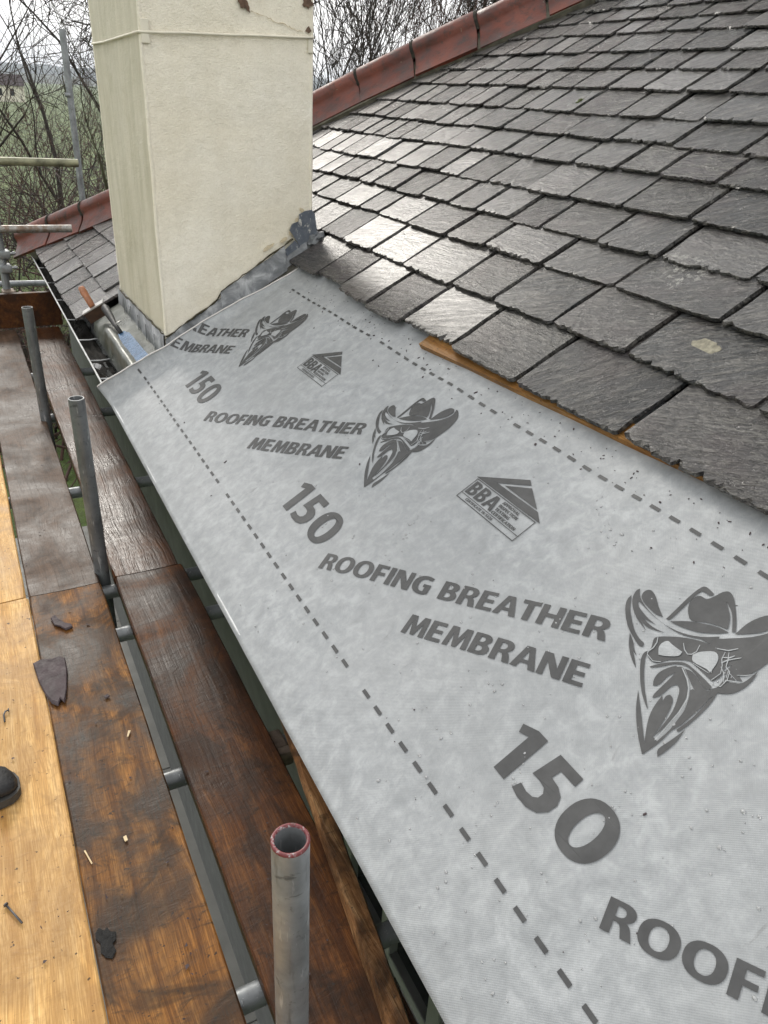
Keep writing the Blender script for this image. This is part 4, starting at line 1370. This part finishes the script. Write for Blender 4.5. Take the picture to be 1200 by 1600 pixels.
# red paint ring on the cut end
mb = MB(); c = Vector((.2255,.602,CZ-.806))
seg = 28
def rg(r, z): return [c + Vector((math.cos(2*math.pi*k/seg)*r*1, math.sin(2*math.pi*k/seg)*r, z)) for k in range(seg)]
mb.ring([rg(TR+.0003,-.004), rg(TR+.0004,-.0018), rg(TR-.0008,.0005), rg(TR-.0036,.0005), rg(TR-.0044,-.003)], False)
mb.build('painted_end', M['red'], near, True)
tube((.222,2.396,.0), (.219,2.396,CZ-.857), 'second upright scaffold tube from the front, beside the board joint', 'galv_dark')
tube((.2035,3.883,.0), (.2025,3.883,CZ-.931), 'third upright scaffold tube from the front, before the toe board', 'galv_dark')
tube((.886,7.0,.0), (.915,7.0,CZ+.319), 'tall far upright scaffold tube rising behind the hip tiles', 'galv')
# its sleeve joint
mb = MB(); mb.tube([(.9005,7.0,CZ-.125),(.902,7.0,CZ-.095)], .0265, 16); tag(mb.build('tube_sleeve', M['galv'], None, True), 'sleeve joint on the tall far scaffold tube', 'coupler')
# guard rails at the far end
M['galv_green'] = simple('algae_tube', (.20,.20,.13), .5, .3, .5, 18, .2, 90)
tube((-1.6,5.70,CZ-.445), (.74,5.70,CZ-.474), 'upper guard rail tube at the far end, green with algae', 'galv_green')
tube((-1.6,5.70,CZ-.846), (.648,5.70,CZ-.871), 'lower guard rail tube at the far end with flaking pale paint', 'galv_rust')
tube((.195,5.76,CZ-1.30), (.235,5.76,CZ+.35), 'upright tube with couplers at the far end of the scaffold', 'galv')
tube((-1.6,7.3,CZ-1.50), (1.2,7.3,CZ-1.57), 'low horizontal tube beyond the toe board, running behind the gutter', 'galv')
# couplers on that upright
def coupler(c, label, s=1.0):
    mb = MB(); c = Vector(c)
    mb.box(c-Vector((.034,.034,.03))*s, c+Vector((.034,.034,.03))*s, .008*s)
    mb.tube([c+Vector((.03,-.05,.012))*s, c+Vector((.075,-.05,.012))*s], .008*s, 8)
    mb.tube([c+Vector((.055,-.05,.012))*s, c+Vector((.068,-.05,.012))*s], .014*s, 6)
    mb.box(c+Vector((-.03,-.06,-.02))*s, c+Vector((.04,-.033,.03))*s, .006*s)
    o = mb.build('coupler', M['clamp' if s > .99 else 'galv'], None, loc=c); shade_auto(o)
    tag(o, label, 'coupler', 'scaffold couplers')
coupler((.214,5.76,CZ-1.03), 'upper steel coupler bolted on the far upright tube', .95)
coupler((.210,5.76,CZ-1.12), 'lower steel coupler bolted on the far upright tube', .96)
coupler((.200,5.74,CZ-1.285), 'rusty clamp at the foot of the far upright, on the toe board', 1.15)
coupler((.49,1.44,BZ-.062), 'dark coupler under the board edge near the loose timber', 1.0)
# transoms under the boards
tn = ['first', 'second', 'third', 'fourth', 'fifth', 'sixth', 'seventh']
for i, y in enumerate((.845, 1.44, 2.09, 2.345, 3.15, 4.05, 4.75)):
    tube((-.9,y,BZ-.064), (.66 if i else .60,y+.004,BZ-.064), tn[i] + ' cross tube from the front, carrying the boards from below', 'galv_dark' if i % 2 else 'galv', 'cross tubes under the boards')
for (x, z, lab) in ((.262, BZ-.115, 'long ledger tube under the gap between the boards'),):
    pass

def board(x0, x1, y0, y1, z, mat, label, dx0=0.0, t=.038, name='scaffold_board', group='scaffold boards'):
    """weathered scaffold board: rounded arrises, slightly uneven edges, cupped"""
    rnd = random.Random(hash((x0, y0)) & 0xffff)
    n = max(8, int((y1-y0)/.06)); rings = []
    for i in range(n+1):
        fr = i/n; y = y0 + (y1-y0)*fr
        a = x0 + dx0*(1-fr) + .0022*noise.noise(Vector((y*4, x0*9, 0))); b = x1 + dx0*(1-fr) + .0022*noise.noise(Vector((y*4, x1*9, 3)))
        zz = z + .0018*noise.noise(Vector((y*2.2, x0*3, 5)))
        e = .004
        if i in (0, n): e = .007
        cup = .002
        xs = [(a+e, zz), (a+(b-a)*.25, zz-cup), ((a+b)/2, zz-cup*1.4), (a+(b-a)*.75, zz-cup), (b-e, zz), (b, zz-e), (b, zz-t+e), (b-e, zz-t), (a+e, zz-t), (a, zz-t+e), (a, zz-e)]
        rings.append([(x, y, zq) for x, zq in xs][::-1])
    mb = MB(); mb.ring(rings)
    o = mb.build(name, M[mat], None, loc=((x0+x1)/2, (y0+y1)/2, z-t))
    shade_auto(o, 30)
    tag(o, label, 'board', group)
    return o
board(-.247,-.0205,-.9,2.318, BZ, 'wood_new', 'pale new scaffold board in front, beside the black shoe')
board(-.252,-.027,2.326,5.58, BZ-.001, 'wood_new', 'pale board beyond the joint, at the left edge of the view')
board(-.474,-.252,-.9,2.4, BZ-.002, 'wood_new', 'pale board cut off by the left edge, below the shoe')
board(-.480,-.257,2.41,5.58, BZ-.002, 'wood_grey', 'farther board outside the left edge of the view')
board(-.0195,.203,-.9,2.318, BZ+.001, 'wood_mid', 'worn orange-brown board with the broken slate on it')
board(-.020,.203,2.326,5.59, BZ-.002, 'wood_grey', 'wet grey-brown board beyond the joint, left of the uprights')
board(.252,.482,-.9,2.332, BZ, 'wood_dark', 'dark wet board in front, under the loose timber')
board(.250,.470,2.340,5.60, BZ-.002, 'wood_ridged', 'dark wet board with raised grain beyond the joint, beside the gutter')
# toe board standing on edge at the far end
mb = MB(); mb.box((-.9,5.615,BZ+.002), (.50,5.655,BZ+.225), .004); tag(mb.build('toe_board', M['wood_dark'], None, loc=(-.2,5.635,BZ)), 'brown toe board standing on edge across the far end', 'board')
# loose rough timber lying askew on the dark board
def timber():
    a = Vector((.535,1.56,BZ+.0)); b = Vector((.37,.25,BZ+.0))
    ax = (b-a).normalized(); sd = Vector((-ax.y, ax.x, 0)); 
    if sd.x < 0: sd = -sd
    mb = MB(); rings = []
    n = 30; w = .044; h = .036
    for i in range(n+1):
        c = a + (b-a)*(i/n)
        wob = .003*noise.noise(Vector((i*.6,0,0))); wb = .004*noise.noise(Vector((i*.5,4,0)))
        hz = .004*noise.noise(Vector((i*.4,9,1)))
        rings.append([c + sd*(wob)+Vector((0,0,.003)), c + sd*(wob+.002)+Vector((0,0,h*.8+hz)), c+sd*(wob+.006)+Vector((0,0,h+hz)), c+sd*(w*.5)+Vector((0,0,h+hz*1.4)), c+sd*(w+wb-.005)+Vector((0,0,h*.97-hz)), c+sd*(w+wb)+Vector((0,0,h*.7)), c+sd*(w+wb)+Vector((0,0,.003))])
    mb.ring(rings)
    o = mb.build('loose_timber', M['wood_rough'], None, loc=(a+b)/2); shade_auto(o, 30)
    tag(o, 'rough split timber lying askew on the dark board beside the gutter', 'timber')
timber()

M['soot'] = simple('soot_flake', (.008, .0075, .007), .9, var=.5, nscale=60, bump=.7, bscale=150)
# ================================================================== small things on the boards
def slab_poly(name, pts, z, t, mat, label, cat, tilt=0.0, group=None):
    rnd = random.Random(len(label))
    pts = [Vector((x, y, 0)) for x, y in pts]
    c = sum(pts, Vector())/len(pts)
    n = len(pts)
    ring = []
    for sc, zz in ((.9, 1.0), (.97, .7), (1.0, .35), (.98, 0)):
        ring.append([Vector((c.x+(p.x-c.x)*sc + rnd.uniform(-.001,.001), c.y+(p.y-c.y)*sc + rnd.uniform(-.001,.001), z + t*zz + tilt*(p.y-c.y) + .001)) for p in pts])
    mb = MB(); mb.ring(ring[::-1])
    o = mb.build(name, mat, None, loc=(c.x, c.y, z)); tag(o, label, cat, group)
    return o
slab_poly('broken_slate', [(-.040,1.958),(-.018,1.968),(.010,1.960),(.030,1.962),(.046,1.948),(.044,1.89),(.032,1.80),(.020,1.752),(.012,1.772),(.004,1.748),(-.010,1.765),(-.022,1.80),(-.034,1.87)], BZ+.004, .007, M['slate_bit'], 'broken piece of purple slate lying across the board joint', 'slate')
slab_poly('slate_flake', [(.030,2.165),(.044,2.175),(.050,2.150),(.068,2.118),(.085,2.105),(.086,2.092),(.066,2.085),(.052,2.108),(.036,2.122)], BZ+.003, .006, M['slate_bit'], 'small narrow slate flake behind the broken slate piece', 'slate')
slab_poly('slate_crumb', [(.118,1.742),(.128,1.747),(.133,1.737),(.122,1.732)], BZ+.002, .003, M['slate_bit'], 'tiny purple slate crumb right of the broken slate', 'slate')
slab_poly('slate_chip', [(-.012,1.060),(-.004,1.068),(.004,1.058),(.010,1.064),(.016,1.050),(.024,1.046),(.022,1.030),(.014,1.024),(.018,1.006),(.008,.994),(-.002,1.000),(-.010,1.014),(-.006,1.034),(-.013,1.046)], BZ+.0005, .002, M['soot'], 'black sooty flake by the gap near the bottom of the boards', 'slate')
slab_poly('wood_chip', [(.079,1.264),(.086,1.265),(.087,1.251),(.080,1.250)], BZ+.001, .002, M['chip'], 'small pale wood chip on the worn board', 'wood chip')
slab_poly('wood_splinter', [(-.004,1.262),(-.0015,1.263),(.008,1.222),(.006,1.221)], BZ+.002, .002, M['chip'], 'thin pale splinter beside the gap of the pale board', 'wood chip')
slab_poly('wood_shaving', [(.145,1.565),(.150,1.566),(.158,1.585),(.153,1.586)], BZ+.002, .002, M['chip'], 'thin pale shaving on the worn board below the cross tube', 'wood chip')
slab_poly('wood_sliver', [(.352,.905),(.362,.909),(.361,.904),(.352,.900)], BZ+.002, .003, M['chip'], 'pale sliver on the dark board beside the nearest upright', 'wood chip')
# nail and bent nail
mb = MB(); a = Vector((-.163,1.196,BZ+.004)); b = Vector((-.138,1.142,BZ+.003)); mb.tube([a,b], .0021, 8); d=(a-b).normalized(); mb.tube([a, a+d*.0018], .005, 10)
tag(mb.build('clout_nail', M['nail'], None, True, loc=(a+b)/2), 'straight steel nail lying on the pale board', 'nail')
mb = MB(); mb.tube([(-.128,1.748,BZ+.003),(-.1285,1.775,BZ+.004),(-.124,1.786,BZ+.005),(-.116,1.788,BZ+.005)], .0022, 8); mb.tube([(-.117,1.788,BZ+.005),(-.1145,1.788,BZ+.005)], .0055, 10)
tag(mb.build('bent_nail', M['nail'], None, True, loc=(-.123,1.77,BZ)), 'bent hooked nail on the pale board above the shoe', 'nail')
# grit scattered over the boards
def board_grit():
    rnd = random.Random(6); mb = MB()
    for _ in range(420):
        x = rnd.choice((rnd.uniform(-.24,-.03), rnd.uniform(-.01,.20), rnd.uniform(-.01,.2), rnd.uniform(.26,.46))); y = rnd.uniform(.4,5.4)
        if abs(y-2.32) < .02: continue
        r = abs(rnd.gauss(.0015,.0013))+.0006
        q = [Vector((x+rnd.uniform(-r,r)*1.6, y+rnd.uniform(-r,r)*1.6, BZ+.001+rnd.uniform(0,r))) for _ in range(4)]
        mb.add(q, [(0,1,2),(0,2,3),(0,3,1),(1,3,2)])
    tag(mb.build('board_grit', M['slate_bit']), 'dark grit and crumbs scattered over the scaffold boards', 'grit', kind='stuff')
board_grit()

# ---------------- shoe at the left edge
def shoe():
    S = empty('work_shoe', (-.27,1.50,BZ), 'black work shoe, only its toe in view at the left edge', 'shoe')
    # sections along the foot, toe at +x : (x, half width, top height, centre shift)
    sec = [(-.415,.012,.055,0),(-.41,.034,.075,0),(-.36,.040,.095,0),(-.30,.041,.10,0),(-.25,.046,.088,.002),(-.20,.051,.070,.004),(-.16,.049,.060,.003),(-.135,.041,.052,0),(-.122,.028,.042,-.003),(-.114,.012,.030,-.005)]
    def section(x, hw, top, sh, z0, z1f, grow=1.0):
        pts = []
        for k in range(16):
            a = 2*math.pi*k/16
            cy = math.cos(a); sz = math.sin(a)
            y = 1.505 + sh + hw*grow*(abs(cy)**.75)*(1 if cy > 0 else -1)
            z = z0 + (top-z0)*(.5+.5*(abs(sz)**.8)*(1 if sz > 0 else -1))
            pts.append((x, y, BZ + z))
        return pts
    mb = MB(); mb.ring([section(x,w,t,s,.018,1) for x,w,t,s in sec]); shade_auto(mb.build('upper', M['black'], S), 60)
    mb = MB(); rings = []
    for x,w,t,s in sec:
        xx = x + (.004 if x > -.2 else -.003); g = w+.005
        rings.append([(xx,1.505+s-g,BZ+.003),(xx,1.505+s+g,BZ+.003),(xx,1.505+s+g,BZ+.024),(xx,1.505+s-g,BZ+.024)])
    mb.ring(rings); shade_auto(mb.build('sole', M['sole'], S), 60)
    mb = MB(); mb.ring([[(-.345+.05*math.cos(2*math.pi*k/16)*(1+.05*j), 1.505+.043*math.sin(2*math.pi*k/16)*(1+.05*j), BZ+.06+.03*j) for k in range(16)] for j in range(4)]); mb.build('ankle_collar', M['black'], S, True)
    for i in range(4):
        x = -.24-.022*i; mb = MB(); mb.tube([(x,1.47,BZ+.088+.004*i),(x-.004,1.505,BZ+.1+.003*i),(x,1.54,BZ+.088+.004*i)], .0028, 6); mb.build('lace', M['black'], S, True)
M['sole'] = simple('shoe_sole', (.05,.048,.044), .7, var=.3, nscale=40)
shoe()

# ---------------- tools on the lead tray
def tools():
    # wooden-handled block with a pale metal edge, standing on the tray
    T = empty('hand_float', RP(4.15,.16,.06), 'small brown hand tool with wooden handle and pale metal edge on the lead', 'hand tool')
    c = RP(4.10,.165,.075)
    e1 = (SV*.93 + Vector((0,-.25,0))).normalized()        # along the block
    e2 = SN; e3 = e1.cross(e2).normalized()
    def boxat(o, a, b, c_, ha, hb, hc, nm, mat):
        mb = MB(); vs_ = []
        for sa in (-1,1):
            for sb in (-1,1):
                for sc_ in (-1,1): vs_.append(o + a*ha*sa + b*hb*sb + c_*hc*sc_)
        mb.add(vs_, [(0,1,3,2),(4,6,7,5),(0,4,5,1),(2,3,7,6),(0,2,6,4),(1,5,7,3)])
        return mb.build(nm, mat, T if nm in ('block','metal_edge') else B)
    boxat(c, e1, e2, e3, .055, .028, .02, 'block', M['tool_block'])
    boxat(c + e2*.031, e1, e2, e3, .060, .003, .024, 'metal_edge', M['steel'])
    p = c + e2*.034
    pts = [p, p + Vector((-.012,.03,.03)), p + Vector((-.026,.055,.062)), p + Vector((-.034,.066,.082))]
    mb = MB(); mb.tube([pts[0], pts[1], pts[2], pts[3], pts[3]+Vector((-.002,.002,.006))], [.015,.0165,.0175,.0155,.009], 14); mb.build('handle', M['tool_wood'], T, True)
    # blue bladed scraper with black neck, lying against the fold
    B = empty('blue_scraper', RP(3.6,.2,.02), 'flat blue steel blade with black neck lying on the lead', 'hand tool')
    def bl(u, v, n): return RP(u, v, n)
    mb = MB()
    o0 = [bl(3.76,.185,.035), bl(3.76,.215,.032), bl(3.70,.232,.03), bl(3.24,.240,.026), bl(3.24,.170,.028), bl(3.68,.176,.033)]
    o1 = [p - SN*.005 for p in o0]; n = len(o0)
    mb.add(o0+o1, [tuple(range(n)), tuple(n+i for i in reversed(range(n)))] + [(i, n+i, n+(i+1)%n, (i+1)%n) for i in range(n)])
    mb.build('blade', M['blue'], B)
    mb = MB(); mb.tube([bl(3.75,.20,.036), bl(3.85,.20,.048), bl(3.95,.205,.06), bl(4.04,.21,.085), bl(4.06,.212,.09)], [.010,.011,.017,.020,.012], 12); mb.build('neck', M['blackmetal'], B, True)
    mb = MB(); mb.tube([bl(3.86,.185,.05), bl(3.84,.235,.052)], .004, 8); mb.build('rivet', M['steel'], B, True)
tools()

# ================================================================== trees and scrub
def grow(base, direction, length, radius, rnd, segs, level, maxlevel, up=.08, spread=.75, kink=.16, nchild=(3,5), taper=.62, minr=.0035):
    """recursive limb: appends (points, radii, level)"""
    p = Vector(base); d = Vector(direction).normalized()
    n = 5 if level < 2 else (4 if level < 3 else 3)
    pts = [p.copy()]; rs = [radius]
    for i in range(n):
        d = (d + Vector((rnd.gauss(0,kink), rnd.gauss(0,kink), rnd.gauss(0,kink) + up))).normalized()
        p = p + d*(length/n)
        pts.append(p.copy()); rs.append(max(minr*.6, radius*(1-(1-taper*.55)*(i+1)/n)))
    segs.append((pts, rs, level))
    if level >= maxlevel: return
    k = rnd.randint(*nchild)
    for j in range(k):
        t = rnd.uniform(.3, 1.0) if level else rnd.uniform(.35, 1.0)
        if j == 0: t = 1.0
        idx = min(n, max(1, int(t*n))); q = pts[idx]
        dd = (pts[idx]-pts[idx-1]).normalized()
        perp = Vector((rnd.gauss(0,1), rnd.gauss(0,1), rnd.gauss(0,.7))); perp = (perp - dd*perp.dot(dd)).normalized()
        s = spread*rnd.uniform(.5,1.2) if j else spread*.35
        grow(q, (dd + perp*s), length*rnd.uniform(.55,.82), max(minr, rs[idx]*rnd.uniform(.5,.72)), rnd, segs, level+1, maxlevel, up, spread, kink*1.1, nchild, taper, minr)

def segs_mesh(mb, segs, lv):
    for pts, rs, l in segs:
        if not lv(l): continue
        mb.tube(pts, rs, 7 if l == 0 else (5 if l < 2 else 3), False)

def bare_tree(x, y, h, r, seed, label, mat='bark', name='bare_tree', maxlevel=5, up=.07, spread=.8, nchild=(3,4), lean=(0,0), minr=.006, trunks=1, z=0, group='bare trees beyond the house'):
    rnd = random.Random(seed)
    T = empty(name, (x,y,z), label, 'tree', group)
    segs = []
    for k in range(trunks):
        a = rnd.uniform(0,6.28)
        off = Vector((math.cos(a), math.sin(a), 0))*(.0 if trunks == 1 else .25)
        d = Vector((lean[0], lean[1], 1)) + (off*.9 if trunks > 1 else Vector())
        grow(Vector((x,y,z-.1))+off*.4, d, h*.42, r*(1 if trunks == 1 else .7), rnd, segs, 0, maxlevel, up, spread, .12, nchild, .62, minr)
    mb = MB(); segs_mesh(mb, segs, lambda l: l == 0); mb.build('trunk', M[mat], T, True)
    mb = MB(); segs_mesh(mb, segs, lambda l: l > 0); mb.build('crown', M[mat], T, True)
    return T

def dirpos(px, py, dist):
    d = m3 @ Vector((px-600, -(py-800), -F_)); h = math.hypot(d.x, d.y)
    return d.x/h*dist, d.y/h*dist
# seen left of the chimney
bare_tree(*dirpos(20,200,11), 8.2, .05, 11, 'bare tree at the left edge with long arching limbs', up=.05, maxlevel=5, nchild=(2,3))
bare_tree(*dirpos(128,200,13), 9.5, .095, 23, 'mossy forked bare tree just left of the chimney', 'bark_green', maxlevel=5, nchild=(3,3))
bare_tree(*dirpos(70,180,19), 11, .075, 31, 'slender bare tree behind the tall far scaffold tube', maxlevel=5, nchild=(3,3))
bare_tree(*dirpos(-40,200,16), 10, .09, 37, 'bare tree mostly outside the left edge', maxlevel=5)
bare_tree(*dirpos(175,190,24), 12, .12, 43, 'far bare tree half hidden by the chimney', maxlevel=5)
# seen right of the chimney, above the hip
bare_tree(*dirpos(505,150,12.5), 9.0, .12, 51, 'many-stemmed bare tree right of the chimney, behind the hip tiles', 'bark', maxlevel=5, up=.15, spread=.6, trunks=4, nchild=(3,3))
bare_tree(*dirpos(575,150,14.5), 8.8, .12, 59, 'dense bare tree above the middle of the hip tiles', 'bark_red', maxlevel=6, up=.13, spread=.65, trunks=2, nchild=(3,3))
bare_tree(*dirpos(630,150,17), 8.0, .11, 67, 'twiggy low bare tree at the right end of the tree row', 'bark_red', maxlevel=6, up=.12, spread=.65, trunks=3, nchild=(3,3))
bare_tree(*dirpos(540,150,11.5), 7.6, .09, 83, 'small close bare tree between the larger ones behind the hip', 'bark', maxlevel=6, up=.14, spread=.65, trunks=3, nchild=(3,3))
bare_tree(*dirpos(440,150,13), 9.5, .14, 71, 'bare tree hidden behind the chimney, twigs at its right edge', maxlevel=5, up=.12, spread=.6, trunks=2)

def thicket(x, y, w, d, h, seed, label, mat, n=26):
    """tangled leafless bush of arching canes"""
    rnd = random.Random(seed)
    T = empty('bare_bush', (x,y,0), label, 'bush', 'tangled bare bushes')
    segs = []
    for k in range(n):
        bx, by = x + rnd.uniform(-w,w)*.6, y + rnd.uniform(-d,d)*.6
        grow((bx,by,-.05), (rnd.gauss(0,.8), rnd.gauss(0,.8), 1), h*rnd.uniform(.5,.9), .022, rnd, segs, 1, 4, -.06, .9, .22, (2,3), .6, .004)
    mb = MB(); segs_mesh(mb, segs, lambda l: l < 3); mb.build('stems', M[mat], T, True)
    mb = MB(); segs_mesh(mb, segs, lambda l: l >= 3); o = mb.build('twigs', M[mat], T, True); o['kind'] = 'stuff'
BUSH = [(10,320,9.5,3.0,'tangled reddish bush in front at the left edge'), (60,320,10.5,2.8,'tangled brown bush below the upper guard rail'), (112,300,11.5,2.8,'brown bush behind the tall far tube'),
        (160,300,12,3.0,'dense dark bush at the foot of the mossy tree'), (35,230,15,3.8,'taller bush left of the tall tube'), (90,230,16,3.8,'taller brown bush right behind the tall tube'), (145,220,17,3.8,'taller reddish bush next to the chimney'),
        (5,200,21,4.6,'distant scrub bush at the left edge'), (60,200,23,4.6,'distant scrub bush behind the rails'), (118,200,25,4.8,'distant dark scrub bush behind the mossy tree'), (165,200,24,4.8,'distant scrub bush half hidden by the chimney')]
for i, (px, py, dist, hh, lab) in enumerate(BUSH):
    x, y = dirpos(px, py, dist)
    thicket(x, y, 1.3 + dist*.04, 1.4, hh, 100+i, lab, 'bark_red' if i % 2 == 0 else 'bark', 26)

# evergreen top showing above the hip
def evergreen(x, y, h, seed):
    T = empty('evergreen_tree', (x,y,0), 'dark evergreen tree top peeping over the hip tiles', 'tree')
    rnd = random.Random(seed)
    mb = MB(); mb.tube([(x,y,-.1),(x+.1,y,h*.5),(x,y,h)], [.16,.09,.02], 8); mb.build('trunk', M['bark'], T, True)
    mb = MB()
    for _ in range(5200):
        f = rnd.random()**.7
        z = h*(.25+.78*f); rr = (1-f)*1.6+.25
        a = rnd.uniform(0,6.28); q = rr*rnd.random()**.5
        c = Vector((x+q*math.cos(a), y+q*math.sin(a), z - q*.25))
        dr = Vector((math.cos(a), math.sin(a), rnd.uniform(-.5,.4))).normalized()*rnd.uniform(.06,.16)
        sd = Vector((-math.sin(a), math.cos(a), rnd.uniform(-.4,.4)))*rnd.uniform(.012,.03)
        mb.add([c-sd, c+sd, c+dr], [(0,1,2)])
    mb.build('crown', M['ever'], T)
x, y = dirpos(755, 20, 15); evergreen(x, y, CZ+1.75, 4)

# far hedges and a pale farm building
def hedge(px, dist, w, h, seed, label):
    rnd = random.Random(seed); x, y = dirpos(px, 150, dist)
    mb = MB()
    for _ in range(2600):
        c = Vector((x + rnd.uniform(-w,w), y + rnd.uniform(-1,1), h*rnd.random()**.7*(.75+.35*noise.noise(Vector((rnd.random(), 0, 0))))))
        d = Vector((rnd.gauss(0,.4), rnd.gauss(0,.4), rnd.uniform(.2,1))).normalized()*rnd.uniform(.2,.7); s_ = Vector((rnd.gauss(0,1), rnd.gauss(0,1), 0)).normalized()*.02
        mb.add([c-s_, c+s_, c+d], [(0,1,2)])
    o = mb.build('hedge', M['bark_red'] if seed % 2 else M['bark_green'], None, loc=(x,y,0)); tag(o, label, 'hedge')
hedge(60, 34, 9, 3.4, 3, 'brown winter hedge crossing the field beyond the trees')
hedge(120, 70, 20, 4.0, 4, 'far green-brown hedge below the hills')
hedge(560, 34, 9, 3.0, 6, 'hedge hidden low behind the roof hip')
def farm(px, dist, w, label, col, h):
    x, y = dirpos(px, 180, dist)
    T = empty('farm_building', (x,y,0), label, 'building', 'far farm buildings')
    mb = MB(); mb.box((x-w,y,0),(x+w,y+5,h)); mb.build('wall', col, T)
    mb = MB(); mb.ring([[(x-w-.2,y-.3,h),(x-w-.2,y+5.3,h),(x-w-.2,y+2.5,h+1.8)],[(x+w+.2,y-.3,h),(x+w+.2,y+5.3,h),(x+w+.2,y+2.5,h+1.8)]]); mb.build('roof', M['slate_bit'], T)
    for k in (-.5,.0,.5):
        mb = MB(); mb.box((x+w*k-.35,y-.04,1.0),(x+w*k+.35,y+.05,2.1)); mb.build('window', M['glass'], T)
farm(6, 170, 4.0, 'low pale farm building glimpsed between branches at the left edge', M['white'], 2.6)


# ================================================================== the damp air that turns the far land blue
hz = MB(); hz.box((-2900, -2900, -1.0), (2900, 2900, 62.0))
HAZE = mesh_obj('haze', hz.v, hz.f, None, mats=[bpy.data.materials.new('damp_air')], fm=[0]*6)
hm = HAZE.data.materials[0]; hm.use_nodes = True
hn = hm.node_tree; hn.nodes.clear()
ho = hn.nodes.new('ShaderNodeOutputMaterial'); hv = hn.nodes.new('ShaderNodeVolumePrincipled')
hv.inputs['Color'].default_value = (.74, .82, .94, 1)
hv.inputs['Density'].default_value = .0003
hn.links.new(hv.outputs[0], ho.inputs['Volume'])
tag(HAZE, 'pale blue winter haze over the far land', 'haze', kind='stuff')
